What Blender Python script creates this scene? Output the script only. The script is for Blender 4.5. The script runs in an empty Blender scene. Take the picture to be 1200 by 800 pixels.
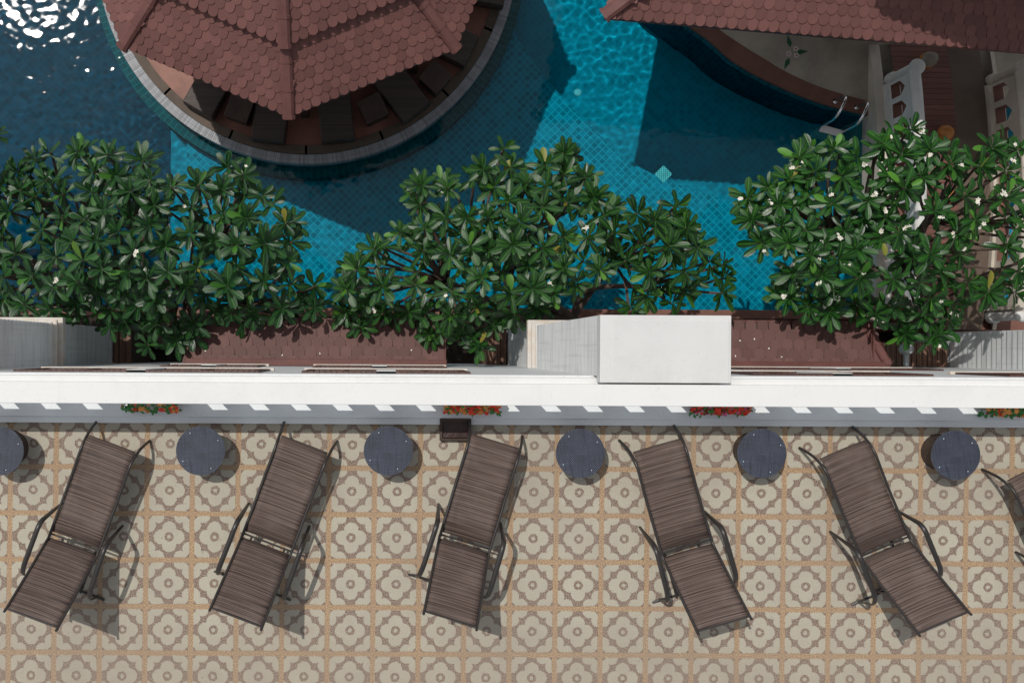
import bpy, bmesh, math, random
from mathutils import Vector, Matrix, noise
from mathutils.geometry import tessellate_polygon

random.seed(11)
sc = bpy.context.scene
COL = sc.collection
R = math.radians

# ------------------------------------------------------------------ layout
# terrace floor is z = 0, camera hangs 10 m above it looking straight down
F, U0, V0, ROLL, CAMZ = 1200.0, 450.0, 410.0, 0.0052, 10.0
GZ = -8.5            # poolside ground
WZ = -8.72           # water level
DEEP, SHALLOW = -10.1, -9.45

def W(u, v, z):
    d = CAMZ - z
    du, dv = u - U0, v - V0
    x = du * math.cos(ROLL) + dv * math.sin(ROLL)
    y = -du * math.sin(ROLL) + dv * math.cos(ROLL)
    return Vector((x * d / F, -y * d / F, z))

SD = Vector((.345, -.36, -1.)).normalized()           # direction the sunlight travels

# ------------------------------------------------------------------ materials
class NT:
    def __init__(s, name):
        s.m = bpy.data.materials.new(name); s.m.use_nodes = True
        s.t = s.m.node_tree; s.p = s.t.nodes['Principled BSDF']; s.out = s.t.nodes['Material Output']
    def n(s, typ, **kw):
        nd = s.t.nodes.new(typ)
        for k, v in kw.items(): setattr(nd, k, v)
        return nd
    def l(s, a, b): s.t.links.new(a, b)
    def put(s, sock, v):
        if hasattr(v, 'is_output') or isinstance(v, bpy.types.NodeSocket): s.l(v, sock)
        else: sock.default_value = v
    def m_(s, op, a, b=None, c=None, clamp=False):
        nd = s.n('ShaderNodeMath', operation=op, use_clamp=clamp)
        s.put(nd.inputs[0], a)
        if b is not None: s.put(nd.inputs[1], b)
        if c is not None: s.put(nd.inputs[2], c)
        return nd.outputs[0]
    def noise(s, scale, detail=2, vec=None, rough=.5, dist=0, out=0):
        nd = s.n('ShaderNodeTexNoise'); nd.inputs['Scale'].default_value = scale
        nd.inputs['Detail'].default_value = detail; nd.inputs['Roughness'].default_value = rough
        nd.inputs['Distortion'].default_value = dist
        if vec is not None: s.l(vec, nd.inputs['Vector'])
        return nd.outputs[out]
    def mix(s, fac, a, b, blend='MIX'):
        nd = s.n('ShaderNodeMix', data_type='RGBA', blend_type=blend)
        s.put(nd.inputs[0], fac); s.put(nd.inputs[6], a if not isinstance(a, tuple) else c4(a)); s.put(nd.inputs[7], b if not isinstance(b, tuple) else c4(b))
        return nd.outputs[2]
    def ramp(s, fac, lo, hi, a=0., b=1.):
        nd = s.n('ShaderNodeMapRange'); nd.interpolation_type = 'SMOOTHSTEP'
        s.put(nd.inputs[0], fac); nd.inputs[1].default_value = lo; nd.inputs[2].default_value = hi
        nd.inputs[3].default_value = a; nd.inputs[4].default_value = b
        return nd.outputs[0]
    def coord(s, kind='Object'):
        return s.n('ShaderNodeTexCoord').outputs[kind]
    def pos(s): return s.n('ShaderNodeNewGeometry').outputs['Position']
    def rnd(s): return s.n('ShaderNodeNewGeometry').outputs['Random Per Island']
    def xyz(s, v):
        nd = s.n('ShaderNodeSeparateXYZ'); s.l(v, nd.inputs[0]); return nd.outputs
    def vec(s, x, y, z):
        nd = s.n('ShaderNodeCombineXYZ')
        for i, q in enumerate((x, y, z)): s.put(nd.inputs[i], q)
        return nd.outputs[0]
    def bump(s, h, strength=.3, dist=.01):
        nd = s.n('ShaderNodeBump'); nd.inputs['Strength'].default_value = strength; nd.inputs['Distance'].default_value = dist
        s.l(h, nd.inputs['Height']); s.l(nd.outputs[0], s.p.inputs['Normal'])
    def base(s, c): s.put(s.p.inputs['Base Color'], c if not isinstance(c, tuple) else c4(c))
    def rough(s, v): s.put(s.p.inputs['Roughness'], v)
    def spec(s, v): s.p.inputs['Specular IOR Level'].default_value = v

def c4(c): return (c[0], c[1], c[2], 1.0) if len(c) == 3 else c
def sc3(c, k): return tuple(q * k for q in c)

def mottled(name, col, var=.18, scale=3., grain=120., rough=.6, bump=.15, spec=.3, metal=0, warm=None):
    s = NT(name)
    p = s.pos()
    a = s.ramp(s.noise(scale, 4, p, .6), .3, .72)
    b = s.ramp(s.noise(grain, 2, p), .25, .75)
    k = s.mix(a, sc3(col, 1 - var), warm if warm else sc3(col, 1 + var * .6))
    k = s.mix(s.m_('MULTIPLY', b, .35), k, sc3(col, .72))
    s.base(k); s.rough(rough); s.spec(spec); s.p.inputs['Metallic'].default_value = metal
    if bump: s.bump(s.m_('ADD', b, s.m_('MULTIPLY', a, 2.)), bump, .004)
    return s.m

def mat_white(name, col=(.80, .80, .79), streak=.0, grime=.25):
    s = NT(name); p = s.pos()
    a = s.ramp(s.noise(1.3, 5, p, .65), .42, .75)
    x = s.xyz(p)
    st = s.ramp(s.noise(1., 3, s.vec(s.m_('MULTIPLY', x[0], 22.), s.m_('MULTIPLY', x[1], 22.), s.m_('MULTIPLY', x[2], .7))), .5, .75)
    k = s.mix(s.m_('MULTIPLY', a, grime), col, sc3(col, .8))
    k = s.mix(s.m_('MULTIPLY', st, streak), k, sc3((.6, .6, .6), .8))
    if streak > .4:
        bd = s.noise(1., 3, s.vec(s.m_('MULTIPLY', x[0], .4), s.m_('MULTIPLY', x[1], 1.2), s.m_('MULTIPLY', x[2], 13.)))
        k = s.mix(s.m_('MULTIPLY', s.ramp(bd, .40, .68), .6), k, (.50, .52, .53))
    crk = s.n('ShaderNodeTexVoronoi'); crk.feature = 'DISTANCE_TO_EDGE'; crk.inputs['Scale'].default_value = .9
    s.l(s.mix(.12, p, s.noise(5., 3, p, out=1)), crk.inputs['Vector'])
    k = s.mix(s.m_('MULTIPLY', s.m_('SUBTRACT', 1., s.ramp(crk.outputs[0], .0, .004)), .05), k, (.38, .36, .33))
    drip = s.ramp(s.noise(1., 4, s.vec(s.m_('MULTIPLY', x[0], 6.), s.m_('MULTIPLY', x[1], 1.2), s.m_('MULTIPLY', x[2], 1.2)), .65), .55, .8)
    k = s.mix(s.m_('MULTIPLY', drip, grime * .55), k, sc3((.60, .585, .55), 1.))
    dots = s.ramp(s.noise(38., 1, p), .735, .76)
    k = s.mix(s.m_('MULTIPLY', dots, .35), k, (.45, .42, .38))
    s.base(k); s.rough(.55); s.spec(.3)
    s.bump(s.m_('ADD', s.noise(60., 3, p), s.m_('MULTIPLY', s.noise(7., 3, p, .6, 1.), 1.6)), .22, .006)
    return s.m

def mat_terrace():
    s = NT('terrace tiles')
    p = s.pos(); x = s.xyz(p)
    wob = s.noise(9., 2, p, out=1); wx = s.xyz(wob)
    pitx, pity = .4445, .4530
    o = W(438.8 + 53.2 * 2, 603.2, 0)
    X = s.m_('ADD', x[0], s.m_('MULTIPLY', x[1], -.0077))
    X = s.m_('ADD', X, s.m_('MULTIPLY_ADD', wx[0], .012, -.006))
    Y = s.m_('ADD', x[1], s.m_('MULTIPLY_ADD', wx[1], .012, -.006))
    tx = s.m_('DIVIDE', s.m_('SUBTRACT', X, o.x + o.y * -.0077), pitx)
    ty = s.m_('DIVIDE', s.m_('SUBTRACT', Y, o.y), pity)
    fine = s.noise(55., 2, p, out=1); fx = s.xyz(fine)
    a = s.m_('ABSOLUTE', s.m_('ADD', s.m_('SUBTRACT', s.m_('FRACT', tx), .5), s.m_('MULTIPLY_ADD', fx[0], .05, -.025)))
    b = s.m_('ABSOLUTE', s.m_('ADD', s.m_('SUBTRACT', s.m_('FRACT', ty), .5), s.m_('MULTIPLY_ADD', fx[1], .05, -.025)))
    m = s.m_('MAXIMUM', a, b); n = s.m_('MINIMUM', a, b)
    def circ(cx, cy, r):
        dx = s.m_('SUBTRACT', m, cx); dy = s.m_('SUBTRACT', n, cy)
        d = s.m_('SQRT', s.m_('ADD', s.m_('MULTIPLY', dx, dx), s.m_('MULTIPLY', dy, dy)))
        return s.m_('SUBTRACT', d, r)                       # <0 inside
    def inside(d, w=.006): return s.ramp(d, w, -w) if False else s.m_('SUBTRACT', 1., s.ramp(d, -w, w))
    petal = circ(.178, 0, .157)
    ring = s.m_('SUBTRACT', s.m_('SQRT', s.m_('ADD', s.m_('MULTIPLY', m, m), s.m_('MULTIPLY', n, n))), .102)
    dot = s.m_('ADD', ring, .060)
    lobe = s.m_('MINIMUM', circ(.437, .247, .141), s.m_('SUBTRACT', .325, n))
    lobe = s.m_('MAXIMUM', lobe, s.m_('SUBTRACT', s.m_('ADD', m, n), .81))
    cream = s.m_('MAXIMUM', inside(petal), inside(lobe))
    cream = s.m_('MULTIPLY', cream, s.m_('SUBTRACT', 1., inside(ring)))
    cream = s.m_('MAXIMUM', cream, inside(dot))
    grout = s.ramp(m, .438, .450)
    g1 = s.ramp(s.noise(150., 2, p), .3, .7); g2 = s.ramp(s.noise(85., 1, p), .35, .68)
    big = s.ramp(s.noise(.9, 5, p, .6), .3, .75); mid = s.ramp(s.noise(4.5, 4, p, .62), .35, .75)
    cc = s.mix(g1, (.42, .39, .305), (.55, .515, .415))
    cc = s.mix(s.m_('MULTIPLY', mid, .55), cc, (.42, .38, .32))
    bc = s.mix(g2, (.13, .092, .071), (.39, .295, .228)); bc = s.mix(s.m_('MULTIPLY', g1, .35), bc, (.22, .17, .145))
    gc = s.mix(g2, (.30, .195, .11), (.56, .385, .225)); gc = s.mix(s.m_('MULTIPLY', mid, .45), gc, (.34, .225, .15))
    k = s.mix(cream, bc, cc); k = s.mix(grout, k, gc)
    # every tile weathers a little differently
    cell = s.n('ShaderNodeTexWhiteNoise', noise_dimensions='2D')
    s.l(s.vec(s.m_('FLOOR', tx), s.m_('FLOOR', ty), 0.), cell.inputs['Vector'])
    k = s.mix(s.m_('MULTIPLY', cell.outputs[0], .16), k, (.30, .25, .21))
    # browner, darker tone fading in away from the parapet
    dark_band = s.m_('MULTIPLY', s.ramp(s.m_('ADD', x[1], s.m_('MULTIPLY', s.noise(.7, 3, p), .8)), -1.9, -2.9), .28)
    k = s.mix(s.m_('MULTIPLY', big, .30), k, (.27, .23, .195))
    k = s.mix(dark_band, k, (.29, .235, .185))
    spots = s.ramp(s.noise(23., 2, p), .70, .74)
    k = s.mix(s.m_('MULTIPLY', spots, .35), k, (.2, .16, .13))
    s.base(k); s.rough(s.m_('MULTIPLY_ADD', g1, .15, .62)); s.spec(.25)
    s.bump(s.m_('ADD', s.m_('MULTIPLY', g2, 1.2), s.m_('MULTIPLY', s.m_('SUBTRACT', 1., grout), 2.)), .45, .004)
    return s.m

def mat_rooftile(name, col):
    s = NT(name); p = s.pos(); r = s.rnd()
    k = s.mix(r, sc3(col, .80), sc3(col, 1.16))
    a = s.ramp(s.noise(1.1, 4, p, .6), .35, .75); g = s.ramp(s.noise(90., 2, p), .3, .7)
    k = s.mix(s.m_('MULTIPLY', a, .4), k, (col[0] * .62, col[1] * .66, col[2] * .7))
    k = s.mix(s.m_('MULTIPLY', g, .22), k, (.09, .06, .055))
    lich = s.ramp(s.noise(17., 3, p), .68, .74)
    k = s.mix(s.m_('MULTIPLY', lich, .25), k, (.25, .17, .14))
    s.base(k); s.rough(.62); s.spec(.3); s.bump(g, .25, .003)
    return s.m

def mat_leaf(name, dark, light, young):
    s = NT(name); r = s.rnd()
    uv = s.xyz(s.coord('UV'))
    k = s.mix(r, dark, light)
    k = s.mix(s.ramp(r, .93, .985), k, young)
    k = s.mix(s.ramp(r, .9955, .998), k, (.26, .22, .035))          # a few yellowed leaves
    c = s.m_('ABSOLUTE', s.m_('SUBTRACT', uv[0], .5))
    rib = s.m_('SUBTRACT', 1., s.ramp(c, .015, .075))
    vein = s.m_('SINE', s.m_('ADD', s.m_('MULTIPLY', uv[1], 70.), s.m_('MULTIPLY', c, 26.)))
    k = s.mix(s.m_('MULTIPLY', s.ramp(vein, .55, 1.), .25), k, light)
    k = s.mix(s.m_('MULTIPLY', rib, .75), k, sc3(young, 1.15))
    s.base(k); s.rough(s.m_('MULTIPLY_ADD', r, .20, .26)); s.spec(.42)
    s.bump(s.m_('ADD', vein, s.m_('MULTIPLY', rib, -3.)), .16, .004)
    s.p.inputs['Subsurface Weight'].default_value = 0
    tr = s.n('ShaderNodeBsdfTranslucent'); s.put(tr.inputs['Color'], s.mix(r, sc3(light, 1.2), sc3(young, 1.3)))
    mx = s.n('ShaderNodeMixShader'); mx.inputs[0].default_value = .16
    s.l(s.p.outputs[0], mx.inputs[1]); s.l(tr.outputs[0], mx.inputs[2]); s.l(mx.outputs[0], s.out.inputs[0])
    return s.m

def mat_sling():
    s = NT('woven sling fabric'); uv = s.xyz(s.coord('UV'))
    info = s.n('ShaderNodeObjectInfo').outputs['Random']
    v = s.m_('ADD', uv[1], s.m_('MULTIPLY', info, 7.))
    n1 = s.noise(1., 2, s.vec(s.m_('MULTIPLY', uv[0], .6), s.m_('MULTIPLY', v, 70.), 0.))
    n2 = s.noise(1., 3, s.vec(s.m_('MULTIPLY', uv[0], 1.2), s.m_('MULTIPLY', v, 26.), 3.))
    n3 = s.noise(1., 2, s.vec(s.m_('MULTIPLY', uv[0], 240.), s.m_('MULTIPLY', v, 150.), 0.))
    k = s.mix(s.ramp(n1, .30, .66), (.030, .019, .016), (.172, .124, .106))
    k = s.mix(s.m_('MULTIPLY', s.ramp(n2, .58, .74), .85), k, (.036, .026, .024))
    k = s.mix(s.m_('MULTIPLY', s.ramp(n2, .40, .22), .0), k, (.3, .24, .21))
    k = s.mix(s.m_('MULTIPLY', s.ramp(n3, .3, .7), .25), k, (.06, .045, .042))
    dust = s.ramp(s.noise(3.2, 4, s.vec(uv[0], v, 1.), .6), .45, .75)
    k = s.mix(s.m_('MULTIPLY', dust, .22), k, (.24, .195, .175))
    s.base(k); s.rough(.6); s.spec(.25); s.bump(s.m_('ADD', n1, n3), .35, .003)
    return s.m

def mat_weave(name, c0, c1, su=60., coat=0.):
    s = NT(name); o = s.xyz(s.coord('UV'))
    a = s.m_('SINE', s.m_('MULTIPLY', o[0], su * 6.283)); b = s.m_('SINE', s.m_('MULTIPLY', o[1], su * 6.283))
    w = s.m_('MULTIPLY', a, b)
    thick = s.m_('SINE', s.m_('MULTIPLY', o[0], su * .62))
    n = s.noise(30., 2, s.coord('UV'))
    k = s.mix(s.ramp(s.m_('ADD', w, s.m_('MULTIPLY', n, .6)), -.35, 1.0), c0, c1)
    band = s.noise(1., 2, s.vec(s.m_('MULTIPLY', o[0], 3.), s.m_('MULTIPLY', o[1], 70.), 0.)); band2 = s.noise(1., 2, s.vec(s.m_('MULTIPLY', o[0], 70.), s.m_('MULTIPLY', o[1], 3.), 5.))
    k = s.mix(s.m_('MULTIPLY', s.ramp(band, .5, .68), .5), k, c1); k = s.mix(s.m_('MULTIPLY', s.ramp(band2, .52, .66), .6), k, c0)
    k = s.mix(s.m_('MULTIPLY', s.ramp(s.noise(7., 3, s.coord('UV')), .4, .7), .35), k, sc3(c0, .8))
    s.base(k); s.rough(.5); s.bump(w, .5, .004)
    if coat:
        s.p.inputs['Coat Weight'].default_value = coat; s.p.inputs['Coat Roughness'].default_value = .08
    return s.m

def mat_wood(name, col, plank=.12, axis=0, rough=.6):
    s = NT(name); p = s.pos(); x = s.xyz(p)
    q = s.m_('DIVIDE', x[axis], plank); fr = s.m_('FRACT', q)
    wn = s.n('ShaderNodeTexWhiteNoise', noise_dimensions='1D'); s.l(s.m_('FLOOR', q), wn.inputs['W'])
    other = x[1 - axis] if axis < 2 else x[0]
    gr = s.noise(1., 3, s.vec(s.m_('MULTIPLY', x[axis], 60.), s.m_('MULTIPLY', other, 4.), s.m_('MULTIPLY', x[2], 4.)))
    k = s.mix(wn.outputs[0], sc3(col, .75), sc3(col, 1.2)); k = s.mix(s.m_('MULTIPLY', s.ramp(gr, .35, .7), .5), k, sc3(col, .55))
    gap = s.m_('SUBTRACT', 1., s.ramp(s.m_('ABSOLUTE', s.m_('SUBTRACT', fr, .5)), .43, .48, 0., 1.))
    k = s.mix(gap, sc3(col, .25), k)
    s.base(k); s.rough(rough); s.bump(s.m_('ADD', s.m_('MULTIPLY', gap, 2.), gr), .5, .006)
    return s.m

def mat_pooltile(name, col, grout, size, line=.09, con=1.0, var=.25):
    s = NT(name); p = s.pos(); x = s.xyz(p)
    h = .70711 / size
    a = s.m_('MULTIPLY', s.m_('ADD', x[0], x[1]), h); b = s.m_('MULTIPLY', s.m_('SUBTRACT', x[0], x[1]), h)
    fa = s.m_('ABSOLUTE', s.m_('SUBTRACT', s.m_('FRACT', a), .5)); fb = s.m_('ABSOLUTE', s.m_('SUBTRACT', s.m_('FRACT', b), .5))
    g = s.ramp(s.m_('MAXIMUM', fa, fb), .5 - line, .5 - line * .5)
    wn = s.n('ShaderNodeTexWhiteNoise', noise_dimensions='3D'); s.l(s.vec(s.m_('FLOOR', a), s.m_('FLOOR', b), s.m_('FLOOR', s.m_('MULTIPLY', x[2], 6.))), wn.inputs['Vector'])
    k = s.mix(wn.outputs[0], sc3(col, 1 - var), sc3(col, 1 + var))
    k = s.mix(s.m_('MULTIPLY', s.ramp(s.noise(.8, 4, p), .35, .75), .3), k, sc3(col, .7))
    k = s.mix(s.m_('MULTIPLY', g, con), k, grout)
    s.base(k); s.rough(.9); s.spec(.02)        # under water the tile has hardly any gloss left
    return s.m

def mat_wall_tile(name, col, grout, size):
    s = NT(name); uv = s.xyz(s.coord('UV'))
    a = s.m_('DIVIDE', uv[0], size); b = s.m_('DIVIDE', uv[1], size)
    g = s.ramp(s.m_('MAXIMUM', s.m_('ABSOLUTE', s.m_('SUBTRACT', s.m_('FRACT', a), .5)), s.m_('ABSOLUTE', s.m_('SUBTRACT', s.m_('FRACT', b), .5))), .40, .46)
    wn = s.n('ShaderNodeTexWhiteNoise', noise_dimensions='2D'); s.l(s.vec(s.m_('FLOOR', a), s.m_('FLOOR', b), 0.), wn.inputs['Vector'])
    k = s.mix(wn.outputs[0], sc3(col, .7), sc3(col, 1.35)); k = s.mix(g, k, grout)
    s.base(k); s.rough(.9); s.spec(.02); return s.m

def mat_sett(name, col, n_per_m):
    s = NT(name); uv = s.xyz(s.coord('UV'))
    q = s.m_('MULTIPLY', uv[0], n_per_m)
    fr = s.m_('ABSOLUTE', s.m_('SUBTRACT', s.m_('FRACT', q), .5))
    wn = s.n('ShaderNodeTexWhiteNoise', noise_dimensions='1D'); s.l(s.m_('FLOOR', q), wn.inputs['W'])
    k = s.mix(wn.outputs[0], sc3(col, .72), sc3(col, 1.25)); 
    g = s.m_('MAXIMUM', s.ramp(fr, .36, .46), s.m_('MULTIPLY', s.m_('SUBTRACT', 1., s.ramp(s.m_('ABSOLUTE', s.m_('SUBTRACT', uv[1], .55)), .02, .06)), .4))
    k = s.mix(g, k, sc3(col, .42))
    k = s.mix(s.m_('MULTIPLY', s.ramp(s.noise(2.5, 4, s.pos()), .4, .7), .35), k, sc3(col, .6))
    s.base(k); s.rough(.55); s.bump(s.m_('SUBTRACT', 1., g), .6, .006); return s.m

def plain(name, col, rough=.5, metal=0., spec=.5, coat=0., trans=0., emis=None):
    s = NT(name); s.base(col); s.rough(rough); s.spec(spec); s.p.inputs['Metallic'].default_value = metal
    s.p.inputs['Coat Weight'].default_value = coat; s.p.inputs['Transmission Weight'].default_value = trans
    return s.m

M = {}
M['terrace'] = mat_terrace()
M['white'] = mat_white('white render', (.755, .76, .75), 0, .42)
M['white_cap'] = mat_white('dulled white render', (.655, .66, .655), 0, .45)
M['ledge'] = mat_white('pale grey paint', (.80, .84, .855), 0, .3)
M['siding'] = mat_white('white siding', (.74, .755, .76), .45, .4)
M['wallpaint'] = mat_white('pale wall paint', (.74, .76, .77), .2, .3)
M['trim'] = mottled('weathered white trim', (.78, .76, .72), .12, 6., 50., .6, .3, warm=(.62, .52, .42))
M['roof'] = mat_rooftile('red brown roof tile', (.185, .079, .070))
M['roof_awn'] = mat_rooftile('dull brown roof tile', (.155, .074, .065))
M['ridge'] = mottled('ridge clay', (.165, .073, .066), .2, 3., 60., .55, .2)
M['ridge2'] = mottled('flashing brown', (.15, .06, .052), .2, 3., 60., .5, .2)
M['roofbase'] = plain('roof boarding', (.05, .03, .026), .8)
M['metal'] = mottled('bronze powder coat', (.030, .026, .025), .15, 8., 200., .38, .05, .5)
M['sling'] = mat_sling()
M['weave_top'] = mat_weave('navy weave under glass', (.008, .011, .02), (.062, .076, .118), 44., .3)
M['weave_body'] = mat_weave('dark brown weave', (.02, .014, .012), (.09, .062, .05), 40.)
M['rim'] = plain('dark glass rim', (.03, .04, .07), .2)
M['stud'] = plain('clear pad', (.55, .7, .75), .2, 0., .6)
M['drain'] = mottled('dark brown tray', (.06, .035, .03), .4, 9., 70., .35, .3)
M['timber'] = mat_wood('brown timber boards', (.22, .115, .075), .07, 0)
M['timber_dark'] = mat_wood('dark timber slats', (.10, .055, .042), .055, 0)
M['soil'] = mottled('dark soil', (.03, .022, .017), .5, 6., 40., .95, .6)
M['pave'] = mottled('brown paving', (.22, .115, .085), .25, 2., 60., .7, .2)
M['ground'] = mottled('garden ground', (.10, .085, .06), .4, .6, 8., .95, .2)
M['win'] = mat_wood('brown window wood', (.085, .036, .028), .06, 0, .5)
M['pane'] = plain('dark glass', (.012, .014, .016), .08)
M['bark'] = mottled('grey brown bark', (.135, .095, .075), .35, 9., 60., .85, .5)
M['leaf1'] = mat_leaf('deep green leaf', (.006, .029, .011), (.019, .078, .019), (.06, .19, .022))
M['leaf2'] = mat_leaf('green leaf', (.006, .031, .009), (.021, .086, .015), (.08, .22, .022))
M['leaf3'] = mat_leaf('fresh green leaf', (.006, .036, .008), (.020, .094, .014), (.08, .24, .022))
M['petal'] = plain('white petal', (.80, .78, .70), .55)
M['petalc'] = plain('yellow petal heart', (.75, .48, .06), .55)
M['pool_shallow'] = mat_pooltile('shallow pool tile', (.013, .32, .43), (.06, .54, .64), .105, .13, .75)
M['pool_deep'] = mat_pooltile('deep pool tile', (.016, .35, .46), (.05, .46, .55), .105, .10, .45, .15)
M['pool_dimmed'] = mat_pooltile('dimmed basin tile', (.003, .072, .115), (.010, .10, .145), .105, .10, .5, .25)  # darker colour stands in for dimmer light in the deep left basin
M['pool_wall'] = mat_wall_tile('pool wall tile', (.010, .11, .15), (.03, .17, .21), .10)
M['green_tile'] = mat_wall_tile('green rim tile', (.02, .11, .115), (.06, .22, .22), .12)
M['sett'] = mat_sett('grey pebble setts', (.33, .34, .365), 26.)
M['ringwood'] = mottled('weathered brown curb', (.125, .095, .073), .2, 3., 50., .7, .2)
M['redfloor'] = mottled('red oxide floor', (.27, .115, .083), .3, 1.6, 40., .5, .1)
M['wicker'] = mat_wood('dark wicker', (.060, .040, .032), .03, 1, .55)
M['post'] = mottled('dark timber post', (.07, .045, .035), .3, 5., 60., .6, .2)
M['beige'] = mottled('beige exposed aggregate', (.43, .38, .31), .25, 1.5, 70., .8, .3)
M['coping'] = mottled('red brown coping', (.21, .10, .075), .2, 2., 60., .6, .2)
M['cream'] = mottled('cream masonry paint', (.62, .56, .48), .15, 2., 50., .6, .15)
M['creamw'] = mottled('white masonry paint', (.72, .72, .70), .12, 2., 50., .55, .15)
M['brick'] = mat_wood('red brick walk', (.20, .085, .065), .10, 1, .7)
M['greywalk'] = mottled('grey brown walk', (.15, .11, .085), .2, 2., 60., .7, .2)
M['chrome'] = plain('polished steel', (.75, .77, .78), .12, 1.)
M['tread'] = plain('white ladder tread', (.7, .7, .7), .4)
M['amber'] = mottled('amber glass', (.50, .21, .06), .3, 9., 40., .25, 0)
M['lampgrey'] = mottled('weathered grey dome', (.28, .25, .21), .2, 9., 60., .5, .2)
M['mosaic_leaf'] = plain('green mosaic', (.02, .10, .05), .5)
M['mosaic_white'] = plain('pale mosaic', (.62, .52, .50), .5)
M['mosaic_red'] = plain('pink mosaic', (.35, .10, .10), .5)
M['galv'] = mottled('white fitting', (.66, .68, .68), .12, 6., 60., .45, .1)
M['fl_red'] = plain('red petals', (.85, .05, .02), .5)
M['fl_orange'] = plain('orange petals', (.85, .36, .09), .5)
M['fl_pink'] = plain('pink petals', (.85, .16, .38), .5)
M['fl_dark'] = plain('dark red petals', (.22, .03, .02), .5)
M['fl_leaf'] = plain('bright leaves', (.04, .22, .04), .5)

def mat_drain():
    s = NT('mosaic drain plate'); o = s.coord('UV')
    ck = s.n('ShaderNodeTexChecker'); ck.inputs['Scale'].default_value = 9.; s.l(o, ck.inputs[0])
    s.base(s.mix(ck.outputs[1], (.25, .45, .45), (.85, .85, .78))); return s.m
M['drainplate'] = mat_drain()

def mat_water():
    s = NT('pool water')
    rf = s.n('ShaderNodeBsdfRefraction'); rf.inputs['IOR'].default_value = 1.33; rf.inputs['Roughness'].default_value = 0.; rf.inputs['Color'].default_value = (.36, .92, 1., 1.)
    gl = s.n('ShaderNodeBsdfGlossy'); gl.distribution = 'BECKMANN'; gl.inputs['Roughness'].default_value = .085
    fr = s.n('ShaderNodeFresnel'); fr.inputs['IOR'].default_value = 1.33
    mx = s.n('ShaderNodeMixShader'); s.l(fr.outputs[0], mx.inputs[0]); s.l(rf.outputs[0], mx.inputs[1]); s.l(gl.outputs[0], mx.inputs[2]); s.l(mx.outputs[0], s.out.inputs[0])
    s.t.nodes.remove(s.p)
    return s.m
M['water'] = mat_water()

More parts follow.
